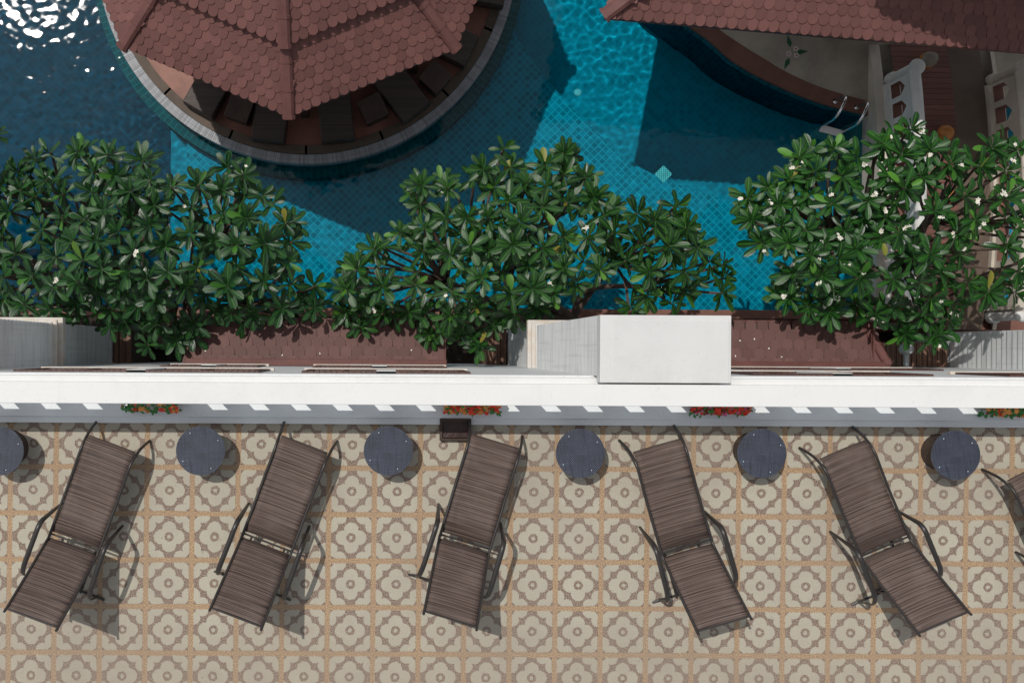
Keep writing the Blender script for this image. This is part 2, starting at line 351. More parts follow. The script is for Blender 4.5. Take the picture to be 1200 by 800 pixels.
# ------------------------------------------------------------------ mesh helpers
class MB:
    def __init__(s): s.v = []; s.f = []; s.uv = []; s.mi = []
    def poly(s, pts, uvs=None, mi=0):
        b = len(s.v); s.v += [tuple(p) for p in pts]; s.f.append(list(range(b, b + len(pts))))
        s.uv.append(uvs if uvs else [(p[0], p[1]) for p in pts]); s.mi.append(mi)
    def add(s, verts, faces, uvs=None, mi=0):
        b = len(s.v); s.v += [tuple(p) for p in verts]
        for i, f in enumerate(faces):
            s.f.append([b + k for k in f])
            s.uv.append([uvs[k] for k in f] if uvs else [(verts[k][0], verts[k][1]) for k in f]); s.mi.append(mi)
    def box(s, x0, x1, y0, y1, z0, z1, mi=0, M4=None):
        vs = [Vector(p) for p in ((x0, y0, z0), (x1, y0, z0), (x1, y1, z0), (x0, y1, z0), (x0, y0, z1), (x1, y0, z1), (x1, y1, z1), (x0, y1, z1))]
        if M4: vs = [M4 @ p for p in vs]
        s.add(vs, [(0, 3, 2, 1), (4, 5, 6, 7), (0, 1, 5, 4), (1, 2, 6, 5), (2, 3, 7, 6), (3, 0, 4, 7)], None, mi)
    def tube(s, pts, r, n=8, flat=1.0, cap=True, mi=0, up=None):
        pts = [Vector(p) for p in pts]; rs = r if isinstance(r, (list, tuple)) else [r] * len(pts)
        rings = []; prev = None
        for i, p in enumerate(pts):
            t = (pts[min(i + 1, len(pts) - 1)] - pts[max(i - 1, 0)])
            if t.length < 1e-9: t = Vector((0, 0, 1))
            t.normalize()
            if prev is None:
                ref = Vector(up) if up else (Vector((0, 0, 1)) if abs(t.z) < .9 else Vector((1, 0, 0)))
            else: ref = prev
            a = (ref - t * ref.dot(t))
            if a.length < 1e-6: a = t.orthogonal()
            a.normalize(); bb = t.cross(a); prev = a
            rings.append([p + (a * math.cos(q) * flat + bb * math.sin(q)) * rs[i] for q in (2 * math.pi * k / n for k in range(n))])
        vs = [q for rg in rings for q in rg]; fs = []
        for i in range(len(pts) - 1):
            for k in range(n):
                k2 = (k + 1) % n
                fs.append((i * n + k, i * n + k2, (i + 1) * n + k2, (i + 1) * n + k))
        if cap: fs.append(tuple(range(n - 1, -1, -1))); fs.append(tuple((len(pts) - 1) * n + k for k in range(n)))
        uvs = []
        acc = 0
        for i in range(len(pts)):
            if i: acc += (pts[i] - pts[i - 1]).length
            for k in range(n): uvs.append((k / n, acc))
        s.add(vs, fs, uvs, mi)
    def lathe(s, c, prof, n=32, mi=0):
        c = Vector(c); vs = []; uvs = []
        for (r, z) in prof:
            for k in range(n):
                q = 2 * math.pi * k / n; vs.append(c + Vector((r * math.cos(q), r * math.sin(q), z))); uvs.append((r * math.cos(q) if prof[0][1] == prof[-1][1] else q * r, z if prof[0][1] != prof[-1][1] else r * math.sin(q)))
        fs = []
        for i in range(len(prof) - 1):
            for k in range(n):
                k2 = (k + 1) % n; fs.append((i * n + k, i * n + k2, (i + 1) * n + k2, (i + 1) * n + k))
        if prof[0][0] > 1e-5: fs.append(tuple(range(n - 1, -1, -1)))
        if prof[-1][0] > 1e-5: fs.append(tuple((len(prof) - 1) * n + k for k in range(n)))
        s.add(vs, fs, uvs, mi)
    def ball(s, c, r, n=16, m=8, sq=1.0, mi=0):
        prof = [(r * math.sin(math.pi * i / m) + 1e-6, -r * sq * math.cos(math.pi * i / m)) for i in range(m + 1)]
        s.lathe(c, prof, n, mi)
    def build(s, name, mat, parent=None, smooth=False, bevel=0):
        me = bpy.data.meshes.new(name); me.from_pydata(s.v, [], s.f)
        ul = me.uv_layers.new(name='UVMap')
        flat = [c for f in s.uv for q in f for c in q]
        ul.data.foreach_set('uv', flat)
        for m in (mat if isinstance(mat, list) else [mat]): me.materials.append(m)
        me.polygons.foreach_set('material_index', s.mi)
        if smooth: me.polygons.foreach_set('use_smooth', [True] * len(me.polygons))
        me.update()
        o = bpy.data.objects.new(name, me); COL.objects.link(o)
        if parent: o.parent = parent
        if bevel:
            bv = o.modifiers.new('bevel', 'BEVEL'); bv.width = bevel; bv.segments = 2; bv.limit_method = 'ANGLE'
        if smooth:
            try:
                me.set_sharp_from_angle(angle=R(50))
            except Exception: pass
        return o

def smooth_path(pts, k=5):
    pts = [Vector(p) for p in pts]; out = []
    for i in range(len(pts) - 1):
        p0 = pts[max(i - 1, 0)]; p1 = pts[i]; p2 = pts[i + 1]; p3 = pts[min(i + 2, len(pts) - 1)]
        for j in range(k):
            t = j / k
            out.append(.5 * ((2 * p1) + (p2 - p0) * t + (2 * p0 - 5 * p1 + 4 * p2 - p3) * t * t + (3 * p1 - p0 - 3 * p2 + p3) * t ** 3))
    out.append(pts[-1]); return out

def rounded(pts, r=.05, k=4):
    """polyline with corners rounded"""
    pts = [Vector(p) for p in pts]; out = [pts[0]]
    for i in range(1, len(pts) - 1):
        a = (pts[i - 1] - pts[i]); b = (pts[i + 1] - pts[i]); ra = min(r, a.length * .45, b.length * .45)
        p = pts[i] + a.normalized() * ra; q = pts[i] + b.normalized() * ra
        for j in range(k + 1):
            t = j / k; out.append((1 - t) ** 2 * p + 2 * t * (1 - t) * pts[i] + t * t * q)
    out.append(pts[-1]); return out

def tag(o, label=None, cat=None, group=None, kind=None):
    if label: o['label'] = label
    if cat: o['category'] = cat
    if group: o['group'] = group
    if kind: o['kind'] = kind
    return o
def empty(name, loc=(0, 0, 0), rz=0.):
    o = bpy.data.objects.new(name, None); COL.objects.link(o); o.location = loc; o.rotation_euler = (0, 0, rz); o.empty_display_size = .1; return o
def copy_tree(o, parent=None):
    c = o.copy(); COL.objects.link(c); c.parent = parent
    for ch in [q for q in KIDS.get(o.name, [])]: copy_tree(ch, c)
    return c
KIDS = {}
def index_kids(root):
    KIDS[root.name] = list(root.children)
    for c in root.children: index_kids(c)

# ------------------------------------------------------------------ terrace, building, parapet
X0, X1 = -14., 18.
FY = -.24                                                # plane of the facade
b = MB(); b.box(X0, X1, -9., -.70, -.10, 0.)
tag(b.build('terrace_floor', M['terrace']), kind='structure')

hotel = empty('hotel_building', (0, FY, GZ)); inv = Vector((0, -FY, -GZ))
tag(hotel, 'pale grey hotel wing with siding clad piers between the terrace and the pool garden', 'building')
def HP(mb, name, mat, parent=hotel, **k):
    mb.v = [(x, y - FY, z - GZ) for x, y, z in mb.v]
    return mb.build(name, mat, parent, **k)
b = MB(); b.box(X0, X1, -9., FY, GZ - .3, -.105); HP(b, 'wall', M['wallpaint'])
b = MB(); b.box(X0, X1, -.69, -.262, -.10, .012); HP(b, 'cornice', M['white'], bevel=.008)

def window(xa, xb, za, zb):
    f = MB(); t = .022
    f.box(xa, xb, FY, FY + t, zb - .07, zb); f.box(xa, xb, FY, FY + t, za, za + .07)
    f.box(xa, xa + .07, FY, FY + t, za + .07, zb - .07); f.box(xb - .07, xb, FY, FY + t, za + .07, zb - .07)
    n = 4
    for i in range(1, n):
        x = xa + (xb - xa) * i / n; f.box(x - .025, x + .025, FY, FY + t - .004, za + .07, zb - .07)
    o = HP(f, 'window', M['win'])
    p = MB(); p.box(xa + .06, xb - .06, FY + .002, FY + .012, za + .06, zb - .06); HP(p, 'pane', M['pane'], o)
    s_ = MB(); s_.box(xa - .05, xb + .05, FY, FY + .034, za - .08, za - .003); HP(s_, 'sill', M['trim'], o, bevel=.006)
    c = (xa + xb) / 2
    m_ = MB(); m_.box(c - .10, c + .10, FY, FY + .028, za, zb); HP(m_, 'mullion', M['white'], o)
for (ua, ub) in ((35, 310), (358, 547), (862, 1065), (1150, 1330)):
    z = -1.0; window((ua - 450) * (10 - z) / F, (ub - 450) * (10 - z) / F, -1.5, -.5)
for (ua, ub) in ((193, 305), (368, 522), (862, 1092)):
    z = -4.0; window((ua - 450) * (10 - z) / F, (ub - 450) * (10 - z) / F, -4.6, -3.7)

def pier(xa, xb, ztop, yf=.325):
    body = MB(); h = .13; z = GZ - .2
    while z < ztop - .12:
        zt = min(z + h, ztop - .1); o0, o1 = .020, .0
        lo = [(xa - o0, FY, z), (xa - o0, yf + o0, z), (xb + o0, yf + o0, z), (xb + o0, FY, z)]
        hi = [(xa, FY, zt), (xa, yf, zt), (xb, yf, zt), (xb, FY, zt)]
        body.add(lo + hi, [(0, 4, 5, 1), (1, 5, 6, 2), (2, 6, 7, 3), (0, 1, 2, 3)]); z += h
    o = HP(body, 'pier', M['siding'])
    c = MB(); c.box(xa - .02, xb + .02, -.30, yf + .02, ztop - .16, ztop)
    c.box(xa + .09, xb - .003, -.30, yf - .03, ztop, ztop + .012)
    HP(c, 'pier_cap', M['white_cap'], o, bevel=.008)
    for zr, th, ov in ((-3.86, .05, .03), (-3.98, .05, .062), (-4.12, .12, .10), (-4.30, .10, .05)):
        r_ = MB(); r_.box(xa - ov, xb + ov, FY, yf + ov, zr - th, zr); HP(r_, 'molding', M['trim'], o, bevel=.01)
pier(2.08, 3.29, .24)
pier(-5.75, -4.53, .24)
pier(9.42, 10.64, .24)

par = empty('parapet_wall', (0, -.4, .012)); PV = (0, -.4, .012)
tag(par, 'white parapet with a broad flat coping on short upright posts along the terrace edge', 'parapet')
def PP(mb, name, mat, parent=par, **k):
    mb.v = [(x, y + .4, z - .012) for x, y, z in mb.v]; return mb.build(name, mat, parent, **k)
CT = .92
yn, yf_ = -(474.3 - V0) * (CAMZ - CT) / F, -(449 - V0) * (CAMZ - CT) / F
b = MB(); b.box(X0, X1, yn, yf_, CT - .055, CT); PP(b, 'coping', M['white'], bevel=.006)
k = 0
ph = (0.5 * (7 + 28) - 450) * 10 / F - .20
x = ph - .405 * 20
while x < X1 - .5:
    if x > X0:
        b = MB(); b.box(x + .115, x + .405 - .085, -.43, -.375, .014, CT - .058)
        if -5 < x < 9: PP(b, 'baluster', M['wallpaint'])
    x += .405
yl = -(497.0 - V0) * (CAMZ - .04) / F; ys = -(489.5 - V0) * (CAMZ - .06) / F
b = MB(); b.box(X0, X1, ys, -.32, .013, .055); b.box(X0, X1, yl, ys + .0, -.02, .038); PP(b, 'ledge', M['ledge'], bevel=.004)

# drain tray let into the ledge
p0, p1 = W(515.5, 490.5, .06), W(552, 516.5, .06)
dt = empty('drain_tray', ((p0.x + p1.x) / 2, (p0.y + p1.y) / 2, 0.))
tag(dt, 'dark brown metal drain tray let into the grey ledge behind the middle lounger', 'drain')
w_, h_ = (p1.x - p0.x) / 2, (p0.y - p1.y) / 2
b = MB(); b.box(-w_ + .03, w_ - .03, -h_ + .03, h_ - .03, .002, .045); b.build('tray', M['drain'], dt)
b = MB(); b.box(-w_, w_, h_ - .028, h_, .002, .075); b.box(-w_, w_, -h_, -h_ + .024, .002, .065)
b.box(-w_, -w_ + .026, -h_ + .024, h_ - .028, .002, .07); b.box(w_ - .026, w_, -h_ + .024, h_ - .028, .002, .07)
b.build('tray_frame', M['post'], dt, bevel=.004)

# flowers spilling over the ledge
def flower_box(u0, u1, label, cols, dens=1.0):
    a, c = W(u0, 481, .15), W(u1, 481, .15)
    root = empty('flower_box', ((a.x + c.x) / 2, -.52, .055)); L = (c.x - a.x) / 2
    tag(root, label, 'flower box', 'flower boxes along the ledge')
    t = MB(); t.box(-L, L, -.012, .085, 0., .10); t.build('trough', M['ridge2'], root, bevel=.008)
    lf = MB(); mbs = [MB() for _ in cols]
    n = int(1500 * L * dens)
    for i in range(n):
        px = random.uniform(-L * 1.02, L * 1.02); out = random.random() ** 1.6
        py = .08 - out * .165; pz = .24 - out * .12 + random.uniform(-.05, .07)
        if py < -.02: pz = max(.02, pz - (-.02 - py) * .8)
        q = Vector((px, py, pz)); r = random.uniform(.013, .024)
        ax = Vector((random.uniform(-.6, .6), random.uniform(-.9, .3), 1)).normalized(); e1 = ax.orthogonal().normalized(); e2 = ax.cross(e1)
        if random.random() < .38:
            d = (e1 * math.cos(i) + e2 * math.sin(i)); s2 = ax.cross(d)
            lf.poly([q, q + d * r * 1.4 + s2 * r * .7, q + d * r * 2.6, q + d * r * 1.4 - s2 * r * .7])
        else:
            ci = min(len(cols) - 1, int(abs(noise.noise(Vector((px * 7, py * 9, len(label))))) * 2.6 * len(cols)) if random.random() < .7 else random.randrange(len(cols)))
            mb = mbs[ci]; a0 = random.random() * 6
            for k5 in range(5):
                t0 = a0 + k5 * 1.2566
                d = e1 * math.cos(t0) + e2 * math.sin(t0); s2 = ax.cross(d)
                mb.poly([q, q + d * r * .6 + s2 * r * .5 + ax * r * .2, q + d * r * 1.15, q + d * r * .6 - s2 * r * .5 + ax * r * .2])
    lf.build('foliage', M['fl_leaf'], root)
    for mb, cn in zip(mbs, cols):
        if mb.f: mb.build('blossoms', M[cn], root)
flower_box(146, 209, 'orange and red flowers with much green leaf on the ledge nearest the left pier', ['fl_orange', 'fl_red', 'fl_leaf'], .9)
flower_box(521, 584, 'dense orange and red flowers on the ledge right behind the brown drain tray', ['fl_orange', 'fl_red', 'fl_orange', 'fl_red'], 1.3)
flower_box(808, 876, 'red and pink flowers on the ledge right of the tall white pier', ['fl_red', 'fl_dark', 'fl_pink', 'fl_red'], 1.2)
flower_box(1148, 1216, 'red and peach flowers with green leaves on the ledge above the rightmost table', ['fl_orange', 'fl_red', 'fl_orange', 'fl_leaf'], 1.2)

# ------------------------------------------------------------------ loungers on the terrace
def make_lounger():
    root = empty('sun_lounger')
    hw = .245; zh = .33
    # y axis: +y is the head end (the raised back), origin under the hinge
    def sheet(prof, wide, name, n=8):
        mb = MB(); vs = []; uvs = []; acc = 0
        for i, (y, z) in enumerate(prof):
            if i: acc += math.hypot(y - prof[i - 1][0], z - prof[i - 1][1])
            for k in range(n + 1):
                t = k / n * 2 - 1
                vs.append((t * wide, y, z - .022 * (1 - t * t))); uvs.append((t * wide, acc + prof[0][0] * .01))
        fs = [(i * (n + 1) + k, i * (n + 1) + k + 1, (i + 1) * (n + 1) + k + 1, (i + 1) * (n + 1) + k) for i in range(len(prof) - 1) for k in range(n)]
        mb.add(vs, fs, uvs); o = mb.build(name, M['sling'], root, smooth=True)
        sd = o.modifiers.new('thickness', 'SOLIDIFY'); sd.thickness = .005
        return o
    legp = [(-.03, zh - .004), (-.25, zh - .022), (-.5, zh - .02), (-.75, zh - .002), (-.88, zh + .012), (-.945, zh + .004), (-.985, zh - .035), (-.99, zh - .06)]
    sheet(legp, hw - .012, 'seat_sling')
    bk = [(.03 + .575 * t, zh + .0 + .56 * t ** 1.05) for t in [i / 10 for i in range(11)]]
    sheet(bk, hw - .012, 'backrest_sling')
    for sx in (-1, 1):
        mb = MB()
        path = rounded([(sx * hw, .02, zh), (sx * hw, -.5, zh - .01), (sx * hw, -.90, zh + .025), (sx * (hw + .012), -1.03, zh - .10), (sx * (hw + .03), -1.10, .012)], .10, 5)
        mb.tube(path, .014, 8); mb.build('seat_rail', M['metal'], root, smooth=True)
        mb = MB(); mb.tube([(sx * hw, .0, zh)] + [(sx * hw, y + .002, z + .004) for y, z in bk] + [(sx * hw, .622, zh + .585)], .0125, 8); mb.build('back_rail', M['metal'], root, smooth=True)
        mb = MB()
        a = rounded([(sx * .315, -.235, .015), (sx * .322, -.13, .53), (sx * .330, .33, .50), (sx * .335, .43, .40), (sx * .325, .50, .02)], .09, 6)
        mb.tube(a, [.013 if (p.z < .42) else .024 for p in a], 8, .62, up=(0, 0, 1)); mb.build('armrest', M['metal'], root, smooth=True)
        mb = MB(); mb.tube([(sx * .31, .50, .016), (sx * .40, .51, .012)], [.018, .010], 6)
        mb.build('foot', M['metal'], root, smooth=True)
    for y, z, r in ((.0, zh - .03, .009),):
        mb = MB(); mb.tube([(-hw, y, z), (hw, y, z)], r, 8); mb.build('crossbar', M['metal'], root, smooth=True)
    mb = MB(); mb.tube([(-.33, .50, .03), (.33, .50, .03)], .012, 8); mb.build('stretcher', M['metal'], root, smooth=True)
    mb = MB(); mb.tube([(-hw, .60, zh + .555), (hw, .60, zh + .555)], .009, 8); mb.build('crossbar', M['metal'], root, smooth=True)
    mb = MB(); mb.tube(rounded([(-.19, .33, zh + .27), (-.17, .44, .09), (.17, .44, .09), (.19, .33, zh + .27)], .04), .009, 6); mb.build('back_prop', M['metal'], root, smooth=True)
    for sx in (-1, 1):
        mb = MB(); mb.box(sx * .17 - .01, sx * .17 + .01, .05, .50, .075, .095)
        for i in range(6): mb.box(sx * .17 - .009, sx * .17 + .009, .22 + i * .045, .24 + i * .045, .096, .118)
        mb.build('ratchet_bar', M['metal'], root)
    return root
proto = make_lounger(); index_kids(proto)
LG = [(87, 636, 20.0, 'brown sling lounger with its foot nearest the far left table, leftmost of the row'),
      (313, 636, 20.4, 'brown sling lounger standing between the second and third blue topped tables from the left'),
      (545, 635, 16.6, 'brown sling lounger with its foot end against the dark drain tray'),
      (805, 641, -16.3, 'brown sling lounger facing the wide top of the tall white pier, fourth from the left'),
      (1037, 641, -23.0, 'brown sling lounger turned furthest clockwise, whole, beside the rightmost table'),
      (1262, 664, -25.0, 'brown sling lounger cut off by the right edge, only its foot end showing')]
for i, (u, v, a, lab) in enumerate(LG):
    o = proto if i == 0 else copy_tree(proto)
    p = W(u, v, .33); o.location = (p.x, p.y, 0.)
    o.rotation_euler = (0, 0, math.pi - R(a)); o.scale = (1, 1, (1., .975, 1.02, .985, 1.03, 1.)[i])
    tag(o, lab, 'sun lounger', 'sun loungers in a row on the terrace')

def make_table():
    root = empty('side_table'); H = .30
    mb = MB(); mb.lathe((0, 0, 0), [(.175, .0), (.168, .02), (.155, .12), (.165, .22), (.205, H - .035), (.222, H - .02)], 40)
    mb.build('drum', M['weave_body'], root, smooth=True)
    mb = MB(); mb.lathe((0, 0, 0), [(.222, H - .02), (.231, H - .012), (.231, H - .002)], 48); mb.build('rim', M['rim'], root, smooth=True)
    mb = MB(); n = 48
    mb.poly([(.233 * math.cos(2 * math.pi * k / n), .233 * math.sin(2 * math.pi * k / n), H) for k in range(n)]); 
    o = mb.build('table_top', M['weave_top'], root)
    for k in range(4):
        q = R(118 + 90 * k); mb = MB(); mb.lathe((.193 * math.cos(q), .193 * math.sin(q), H + .0015), [(.0055, 0.), (.005, .003), (.002, .005)], 10); mb.build('glass_pad', M['stud'], root, smooth=True)
    return root
tp = make_table(); index_kids(tp)
TB = [(-1, 528, 'round navy topped wicker table cut off by the left edge of the photo'),
      (235, 528, 'round navy topped wicker table between the leftmost lounger and the next one'),
      (455, 528, 'round navy topped wicker table just left of the drain tray'),
      (680, 531, 'round navy topped wicker table just below the left edge of the tall white pier'),
      (893, 531, 'round navy topped wicker table just right of the red and pink flowers'),
      (1120, 533, 'round navy topped wicker table below the rightmost flowers')]
for i, (u, v, lab) in enumerate(TB):
    o = tp if i == 0 else copy_tree(tp)
    p = W(u, v, .30); o.location = (p.x, p.y, 0.); o.rotation_euler = (0, 0, R((-8, 3, 0, 6, -4, 9)[i]))
    tag(o, lab, 'side table', 'round side tables along the parapet')

# ------------------------------------------------------------------ roofs of scale tiles
def scale_roof(mb, base, org, xd, ud, poly, tw, ex, thick=.008, hexa=False):
    """tiles of width tw and exposure ex over the 2D polygon poly (metres along xd, up the slope ud)"""
    xd = Vector(xd).normalized(); ud = Vector(ud).normalized(); nd = xd.cross(ud).normalized()
    if nd.z < 0: nd = -nd
    org = Vector(org)
    base.poly([org + xd * a + ud * c_ - nd * .02 for a, c_ in poly])
    def inside(px, py):
        c = False; j = len(poly) - 1
        for i in range(len(poly)):
            xi, yi = poly[i]; xj, yj = poly[j]
            if (yi > py) != (yj > py) and px < (xj - xi) * (py - yi) / (yj - yi) + xi: c = not c
            j = i
        return c
    ymax = max(q[1] for q in poly); xmin = min(q[0] for q in poly); xmax = max(q[0] for q in poly)
    if not hexa:                                                    # straight starter course closes the gaps along the eave
        x = xmin
        while x < xmax:
            if inside(x, .02):
                w = tw * .485; q = [org + xd * (x + a) + ud * c_ + nd * h for a, c_, h in ((-w, -.012, .006), (w, -.012, .006), (w, ex, .004), (-w, ex, .004), (-w, -.012, -.004), (w, -.012, -.004))]
                mb.add(q, [(0, 1, 2, 3), (4, 5, 1, 0)])
            x += tw
    row = 0; y = -.02
    while y < ymax + ex:
        x = xmin + (tw / 2 if row % 2 else 0.)
        while x < xmax + tw:
            if inside(x, max(.01, min(y + ex * .5, ymax - .01))):
                L = ex * 1.9; w = tw * (.455 if hexa else .485); jx = random.uniform(-.004, .004); jz = random.uniform(0, .004)
                if hexa: arc = [(-w, ex * .42), (-w * .62, .04 * ex), (-w * .3, 0.), (w * .3, 0.), (w * .62, .04 * ex), (w, ex * .42)]
                else: arc = [(-w * math.cos(q), ex * .47 - ex * .47 * math.sin(q)) for q in [math.pi * i / 8 for i in range(9)]]
                out = arc + [(w, L), (-w, L)]
                def P(a, c_, h): 
                    lift = .021 * (1 - c_ / L) + .003
                    return org + xd * (x + a + jx) + ud * (y + c_) + nd * (lift + h + jz)
                top = [P(a, c_, thick) for a, c_ in out]; bot = [P(a, c_, 0) for a, c_ in arc]
                n = len(out); m = len(arc)
                mb.add(top + bot, [tuple(range(n))] + [(n + i, n + i + 1, i + 1, i) for i in range(m - 1)])
            x += tw
        y += ex; row += 1

def ridge(mb, a, c, r=.085, step=.42):
    a = Vector(a); c = Vector(c); d = c - a; L = d.length; t = d.normalized()
    s_ = t.cross(Vector((0, 0, 1))).normalized(); n = s_.cross(t); n = n if n.z > 0 else -n
    prof = [(-1.05, -.2), (-1.0, .25), (-.55, .62), (.55, .62), (1.0, .25), (1.05, -.2)]
    def seg(p, q, k):
        A = [p + (s_ * x * k + n * z * k) * r for x, z in prof]; B = [q + (s_ * x * k + n * z * k) * r for x, z in prof]; m = len(prof)
        mb.add(A + B, [(i, i + 1, m + i + 1, m + i) for i in range(m - 1)] + [tuple(range(m - 1, -1, -1)), tuple(range(m, 2 * m))])
    x = 0.
    while x < L - .02:
        e = min(x + step, L)
        seg(a + t * x, a + t * e, 1.0); seg(a + t * (x - .002), a + t * min(x + .045, L), 1.14); x += step

# octagonal pavilion on the island
ZE = -5.3
hc = W(340, -139, ZE); HC = Vector((hc.x, hc.y, 0))
ic = W(360, -54, GZ); IC = Vector((ic.x, ic.y, 0)); IR = 246 * 18.5 / F
pav = empty('octagonal_pavilion', (HC.x, HC.y, GZ + .03))
tag(pav, 'octagonal open pavilion with a two tier red brown scale tile roof on the round island', 'pavilion')
def VP(mb, name, mat, parent=pav, **k):
    mb.v = [(x - HC.x, y - HC.y, z - GZ - .03) for x, y, z in mb.v]; return mb.build(name, mat, parent, **k)
def oct_pts(Rr, z, c=HC): return [Vector((c.x + Rr * math.cos(R(-90 + 45 * k)), c.y + Rr * math.sin(R(-90 + 45 * k)), z)) for k in range(8)]
def tier(Ro, zo, Ri, zi, ridge_to):
    t = MB(); bs = MB(); rgs = []
    lo, hi = oct_pts(Ro, zo), oct_pts(Ri, zi)
    for k in range(8):
        a, c = lo[k], lo[(k + 1) % 8]; d, e = hi[k], hi[(k + 1) % 8]
        mid = (a + c) / 2; xd = (c - a).normalized(); top = (d + e) / 2; ud = (top - mid)
        half = (c - a).length / 2; ht = (e - d).length / 2; L = ud.length
        scale_roof(t, bs, mid, xd, ud, [(-half, 0), (half, 0), (max(ht, .01), L), (-max(ht, .01), L)], .150, .148)
        rg2 = a + (a - d).normalized() * .05
        rg = MB(); ridge(rg, rg2 + Vector((0, 0, .025)), d + Vector((0, 0, .03)), .085); rgs.append(rg)
    for p, q in ((lo, None),):
        fas = MB()
        for k in range(8):
            a, c = p[k], p[(k + 1) % 8]
            fas.poly([a, c, c - Vector((0, 0, .12)), a - Vector((0, 0, .12))])
    r_ = VP(t, 'roof', M['roof']); VP(bs, 'roof_boarding', M['roofbase'], r_); [VP(rg, 'hip_ridge', M['ridge'], r_) for rg in rgs]; VP(fas, 'fascia', M['ridge2'], r_)
tier(3.5, ZE, 2.35, ZE + .74, None)
tier(2.64, ZE + .66, .05, ZE + 2.35, None)
fl = MB(); n = 96
for (rr, z, mt, nm) in ((IR - .33, GZ + .012, 'redfloor', 'floor'),):
    fl.poly([(IC.x + rr * math.cos(2 * math.pi * k / n), IC.y + rr * math.sin(2 * math.pi * k / n), z) for k in range(n)])
for k, p in enumerate(oct_pts(2.75, 0)):
    mb = MB(); mb.box(p.x - .07, p.x + .07, p.y - .07, p.y + .07, GZ + .032, ZE + .3); VP(mb, 'post', M['post'], bevel=.01)
mb = MB()
for k in range(8):
    a, c = oct_pts(2.75, ZE + .16)[k], oct_pts(2.75, ZE + .16)[(k + 1) % 8]; mb.tube([a, c], .07, 4)
VP(mb, 'ring_beam', M['post'])

isl = empty('pool_island', (IC.x, IC.y, DEEP))
tag(isl, 'round pool island rimmed with grey setts around a red brown floor', 'island', kind='structure')
def IP(mb, name, mat, **k):
    mb.v = [(x - IC.x, y - IC.y, z - DEEP) for x, y, z in mb.v]; return mb.build(name, mat, isl, **k)
def ringpart(name, mat, r0, r1, z0, z1, n=160):
    mb = MB()
    for k in range(n):
        q0, q1 = 2 * math.pi * k / n, 2 * math.pi * (k + 1) / n
        P = lambda r, q, z: (IC.x + r * math.cos(q), IC.y + r * math.sin(q), z)
        mb.poly([P(r0, q0, z1), P(r1, q0, z1), P(r1, q1, z1), P(r0, q1, z1)], [(q0 * r1, 0), (q0 * r1, 1), (q1 * r1, 1), (q1 * r1, 0)])
        mb.poly([P(r1, q0, z0), P(r1, q1, z0), P(r1, q1, z1), P(r1, q0, z1)], [(q0 * r1, 0), (q1 * r1, 0), (q1 * r1, z1 - z0), (q0 * r1, z1 - z0)])
        mb.poly([P(r0, q0, z0), P(r0, q0, z1), P(r0, q1, z1), P(r0, q1, z0)])
    return IP(mb, name, mat)
ringpart('coping', M['sett'], IR - .165, IR, DEEP, GZ)
ringpart('tiled_rim', M['green_tile'], IR + .001, IR + .19, DEEP, WZ - .22)
# wooden curb in segments with joints
mb = MB(); nseg = 16
for sgm in range(nseg):
    a0 = 2 * math.pi * sgm / nseg + .006; a1 = 2 * math.pi * (sgm + 1) / nseg - .006; kk = 8
    for j in range(kk):
        q0 = a0 + (a1 - a0) * j / kk; q1 = a0 + (a1 - a0) * (j + 1) / kk; r0, r1, z = IR - .33, IR - .17, GZ + .035
        P = lambda r, q, zz: (IC.x + r * math.cos(q), IC.y + r * math.sin(q), zz)
        mb.poly([P(r0, q0, z), P(r1, q0, z), P(r1, q1, z), P(r0, q1, z)]); mb.poly([P(r1, q0, z - .05), P(r1, q1, z - .05), P(r1, q1, z), P(r1, q0, z)])
        mb.poly([P(r0, q0, z - .06), P(r0, q0, z), P(r0, q1, z), P(r0, q1, z - .06)])
IP(mb, 'curb', M['ringwood'])
IP(fl, 'floor', M['redfloor'])
mb = MB(); mb.lathe((IC.x, IC.y, 0), [(IR - .34, DEEP), (IR - .34, GZ - .01)], 64); IP(mb, 'core', M['pool_wall'])

# loungers and cube tables under the pavilion
def daybed():
    root = empty('wicker_daybed'); zb = .30
    mb = MB(); mb.box(-.30, .30, -.95, .95, .06, zb - .04); mb.build('base', M['wicker'], root, bevel=.015)
    mb = MB(); mb.box(-.295, .295, -.30, .945, zb - .038, zb + .03); mb.build('mattress', M['wicker'], root, bevel=.02)
    mb = MB(); T = Matrix.Translation((0, -.30, zb)) @ Matrix.Rotation(R(-28), 4, 'X'); mb.box(-.295, .295, -.66, 0, -.03, .035, M4=T); mb.build('backrest', M['wicker'], root, bevel=.02)
    for sx in (-1, 1):
        for sy in (-1, 1):
            mb = MB(); mb.box(sx * .25 - .03, sx * .25 + .03, sy * .88 - .03, sy * .88 + .03, 0, .06); mb.build('leg', M['post'], root)
    return root
def cube_table():
    root = empty('cube_table')
    mb = MB(); mb.box(-.20, .20, -.20, .20, .02, .36); mb.build('base', M['wicker'], root, bevel=.01)
    mb = MB(); mb.box(-.215, .215, -.215, .215, .362, .39); mb.build('table_top', M['post'], root, bevel=.006)
    return root
db = daybed(); index_kids(db); ct = cube_table(); index_kids(ct)
def place_on_island(i, src, u, v, rot, inset, label, cat, group):
    o = src if i == 0 else copy_tree(src)
    p = W(u, v, GZ + .3); dirv = (Vector((p.x, p.y, 0)) - IC).normalized()
    q = Vector((p.x, p.y, 0)) - dirv * inset
    o.location = (q.x, q.y, GZ + .0125); o.rotation_euler = (0, 0, math.atan2(dirv.y, dirv.x) - math.pi / 2 + R(rot))
    tag(o, label, cat, group)
